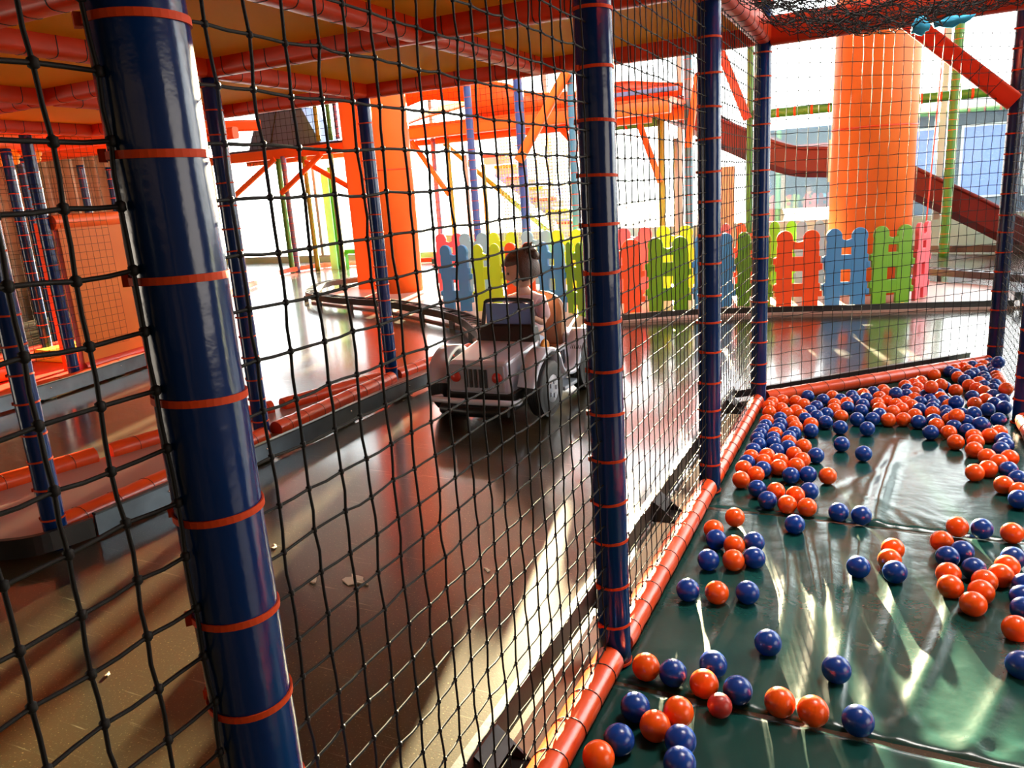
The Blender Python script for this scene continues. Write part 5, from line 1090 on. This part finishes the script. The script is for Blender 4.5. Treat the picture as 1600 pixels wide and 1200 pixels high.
('between the last posts, first back row, second of its colour from left', 'heaped between the last posts'),
('between the last posts, second back row, first of its colour from left', 'heaped between the last posts'),
('between the last posts, second back row, second of its colour from left', 'heaped between the last posts'),
('between the last posts, first back row, third of its colour from left', 'heaped between the last posts'),
('between the last posts, first back row, fourth of its colour from left', 'heaped between the last posts'),
('between the last posts, first back row, second of its colour from left', 'heaped between the last posts'),
('between the last posts, first back row, sixth of its colour from left', 'heaped between the last posts'),
('between the last posts, first back row, fifth of its colour from left', 'heaped between the last posts'),
('between the last posts, second back row, fourth of its colour from left', 'heaped between the last posts'),
('between the last posts, second back row, third of its colour from left', 'heaped between the last posts'),
('between the last posts, second back row, second of its colour from left', 'heaped between the last posts'),
('between the last posts, third back row, fourth of its colour from left', 'heaped between the last posts'),
('between the last posts, fourth back row, second of its colour from left', 'heaped between the last posts'),
('between the last posts, third back row, fifth of its colour from left', 'heaped between the last posts'),
('between the last posts, second back row, fifth of its colour from left', 'heaped between the last posts'),
('between the last posts, second back row, sixth of its colour from left', 'heaped between the last posts'),
('between the last posts, third back row, second of its colour from left', 'heaped between the last posts'),
('between the last posts, first back row, third of its colour from left', 'heaped between the last posts'),
('between the last posts, second back row, eighth of its colour from left', 'heaped between the last posts'),
('between the last posts, second back row, seventh of its colour from left', 'heaped between the last posts'),
('between the last posts, first back row, fourth of its colour from left', 'heaped between the last posts'),
('between the last posts, third back row, sixth of its colour from left', 'heaped between the last posts'),
('between the last posts, third back row, eighth of its colour from left', 'heaped between the last posts'),
('between the last posts, fourth back row, seventh of its colour from left', 'heaped between the last posts'),
('between the last posts, fourth back row, fifth of its colour from left', 'heaped between the last posts'),
('between the last posts, fourth back row, third of its colour from left', 'heaped between the last posts'),
('between the last posts, fourth back row, fourth of its colour from left', 'heaped between the last posts'),
('between the last posts, fourth back row, sixth of its colour from left', 'heaped between the last posts'),
('between the last posts, fifth back row, fifth of its colour from left', 'heaped between the last posts'),
('between the last posts, fifth back row, third of its colour from left', 'heaped between the last posts'),
('between the last posts, fourth back row, fourth of its colour from left', 'heaped between the last posts'),
('between the last posts, second back row, ninth of its colour from left', 'heaped between the last posts'),
('between the last posts, third back row, seventh of its colour from left', 'heaped between the last posts'),
('between the last posts, fifth back row, seventh of its colour from left', 'heaped between the last posts'),
('between the last posts, fifth back row, second of its colour from left', 'heaped between the last posts'),
('between the last posts, sixth back row, fifth of its colour from left', 'heaped between the last posts'),
('between the last posts, fifth back row, sixth of its colour from left', 'heaped between the last posts'),
('between the last posts, sixth back row, seventh of its colour from left', 'heaped between the last posts'),
('between the last posts, sixth back row, sixth of its colour from left', 'heaped between the last posts'),
('between the last posts, sixth back row, eighth of its colour from left', 'heaped between the last posts'),
('between the last posts, seventh back row, fifth of its colour from left', 'heaped between the last posts'),
('between the last posts, seventh back row, seventh of its colour from left', 'heaped between the last posts'),
('between the last posts, sixth back row, fourth of its colour from left', 'heaped between the last posts'),
('below the last post, second back row, first of its colour from left', 'strung below the last post'),
('below the last post, second back row, second of its colour from left', 'strung below the last post'),
('below the last post, third back row, first of its colour from left', 'strung below the last post'),
('brightest one at the inner end of the string near the picture edge', 'loose on the mats'),
('below the last post, second back row, third of its colour from left', 'strung below the last post'),
('below the last post, second back row, fourth of its colour from left', 'strung below the last post'),
('below the last post, second back row, first of its colour from left', 'strung below the last post'),
('below the last post, third back row, first of its colour from left', 'strung below the last post'),
('below the last post, third back row, second of its colour from left', 'strung below the last post'),
('below the last post, third back row, second of its colour from left', 'strung below the last post'),
('below the last post, third back row, third of its colour from left', 'strung below the last post'),
('below the last post, third back row, third of its colour from left', 'strung below the last post')]
bm = {}
def ball_mesh(key, m, r):
    k = MB(); k.ball((0, 0, 0), r, 32); o = k.build('plastic_ball', M[m]); bm[key] = o; return o
first = {}
for idx, (c, px, x, y, z) in enumerate(BALLS):
    r = 0.028 if c == 'R' else BR
    if c not in first: o = ball_mesh(c, {'O': 'ball_orange', 'B': 'ball_blue', 'R': 'ball_red'}[c], r); first[c] = o
    else: o = first[c].copy(); COL.objects.link(o)
    o.location = (x, y, z - (BR - r) + 0.005); o.rotation_euler = (idx * 1.3, idx * 0.7, idx * 2.1)
    cn = {'O': 'orange', 'B': 'dark blue', 'R': 'dull red'}[c]
    lb, gp = UNIQ[idx]; lb = cn + ' ball ' + lb; gp = cn + ' balls ' + gp
    tag(o, lb, 'ball', gp)
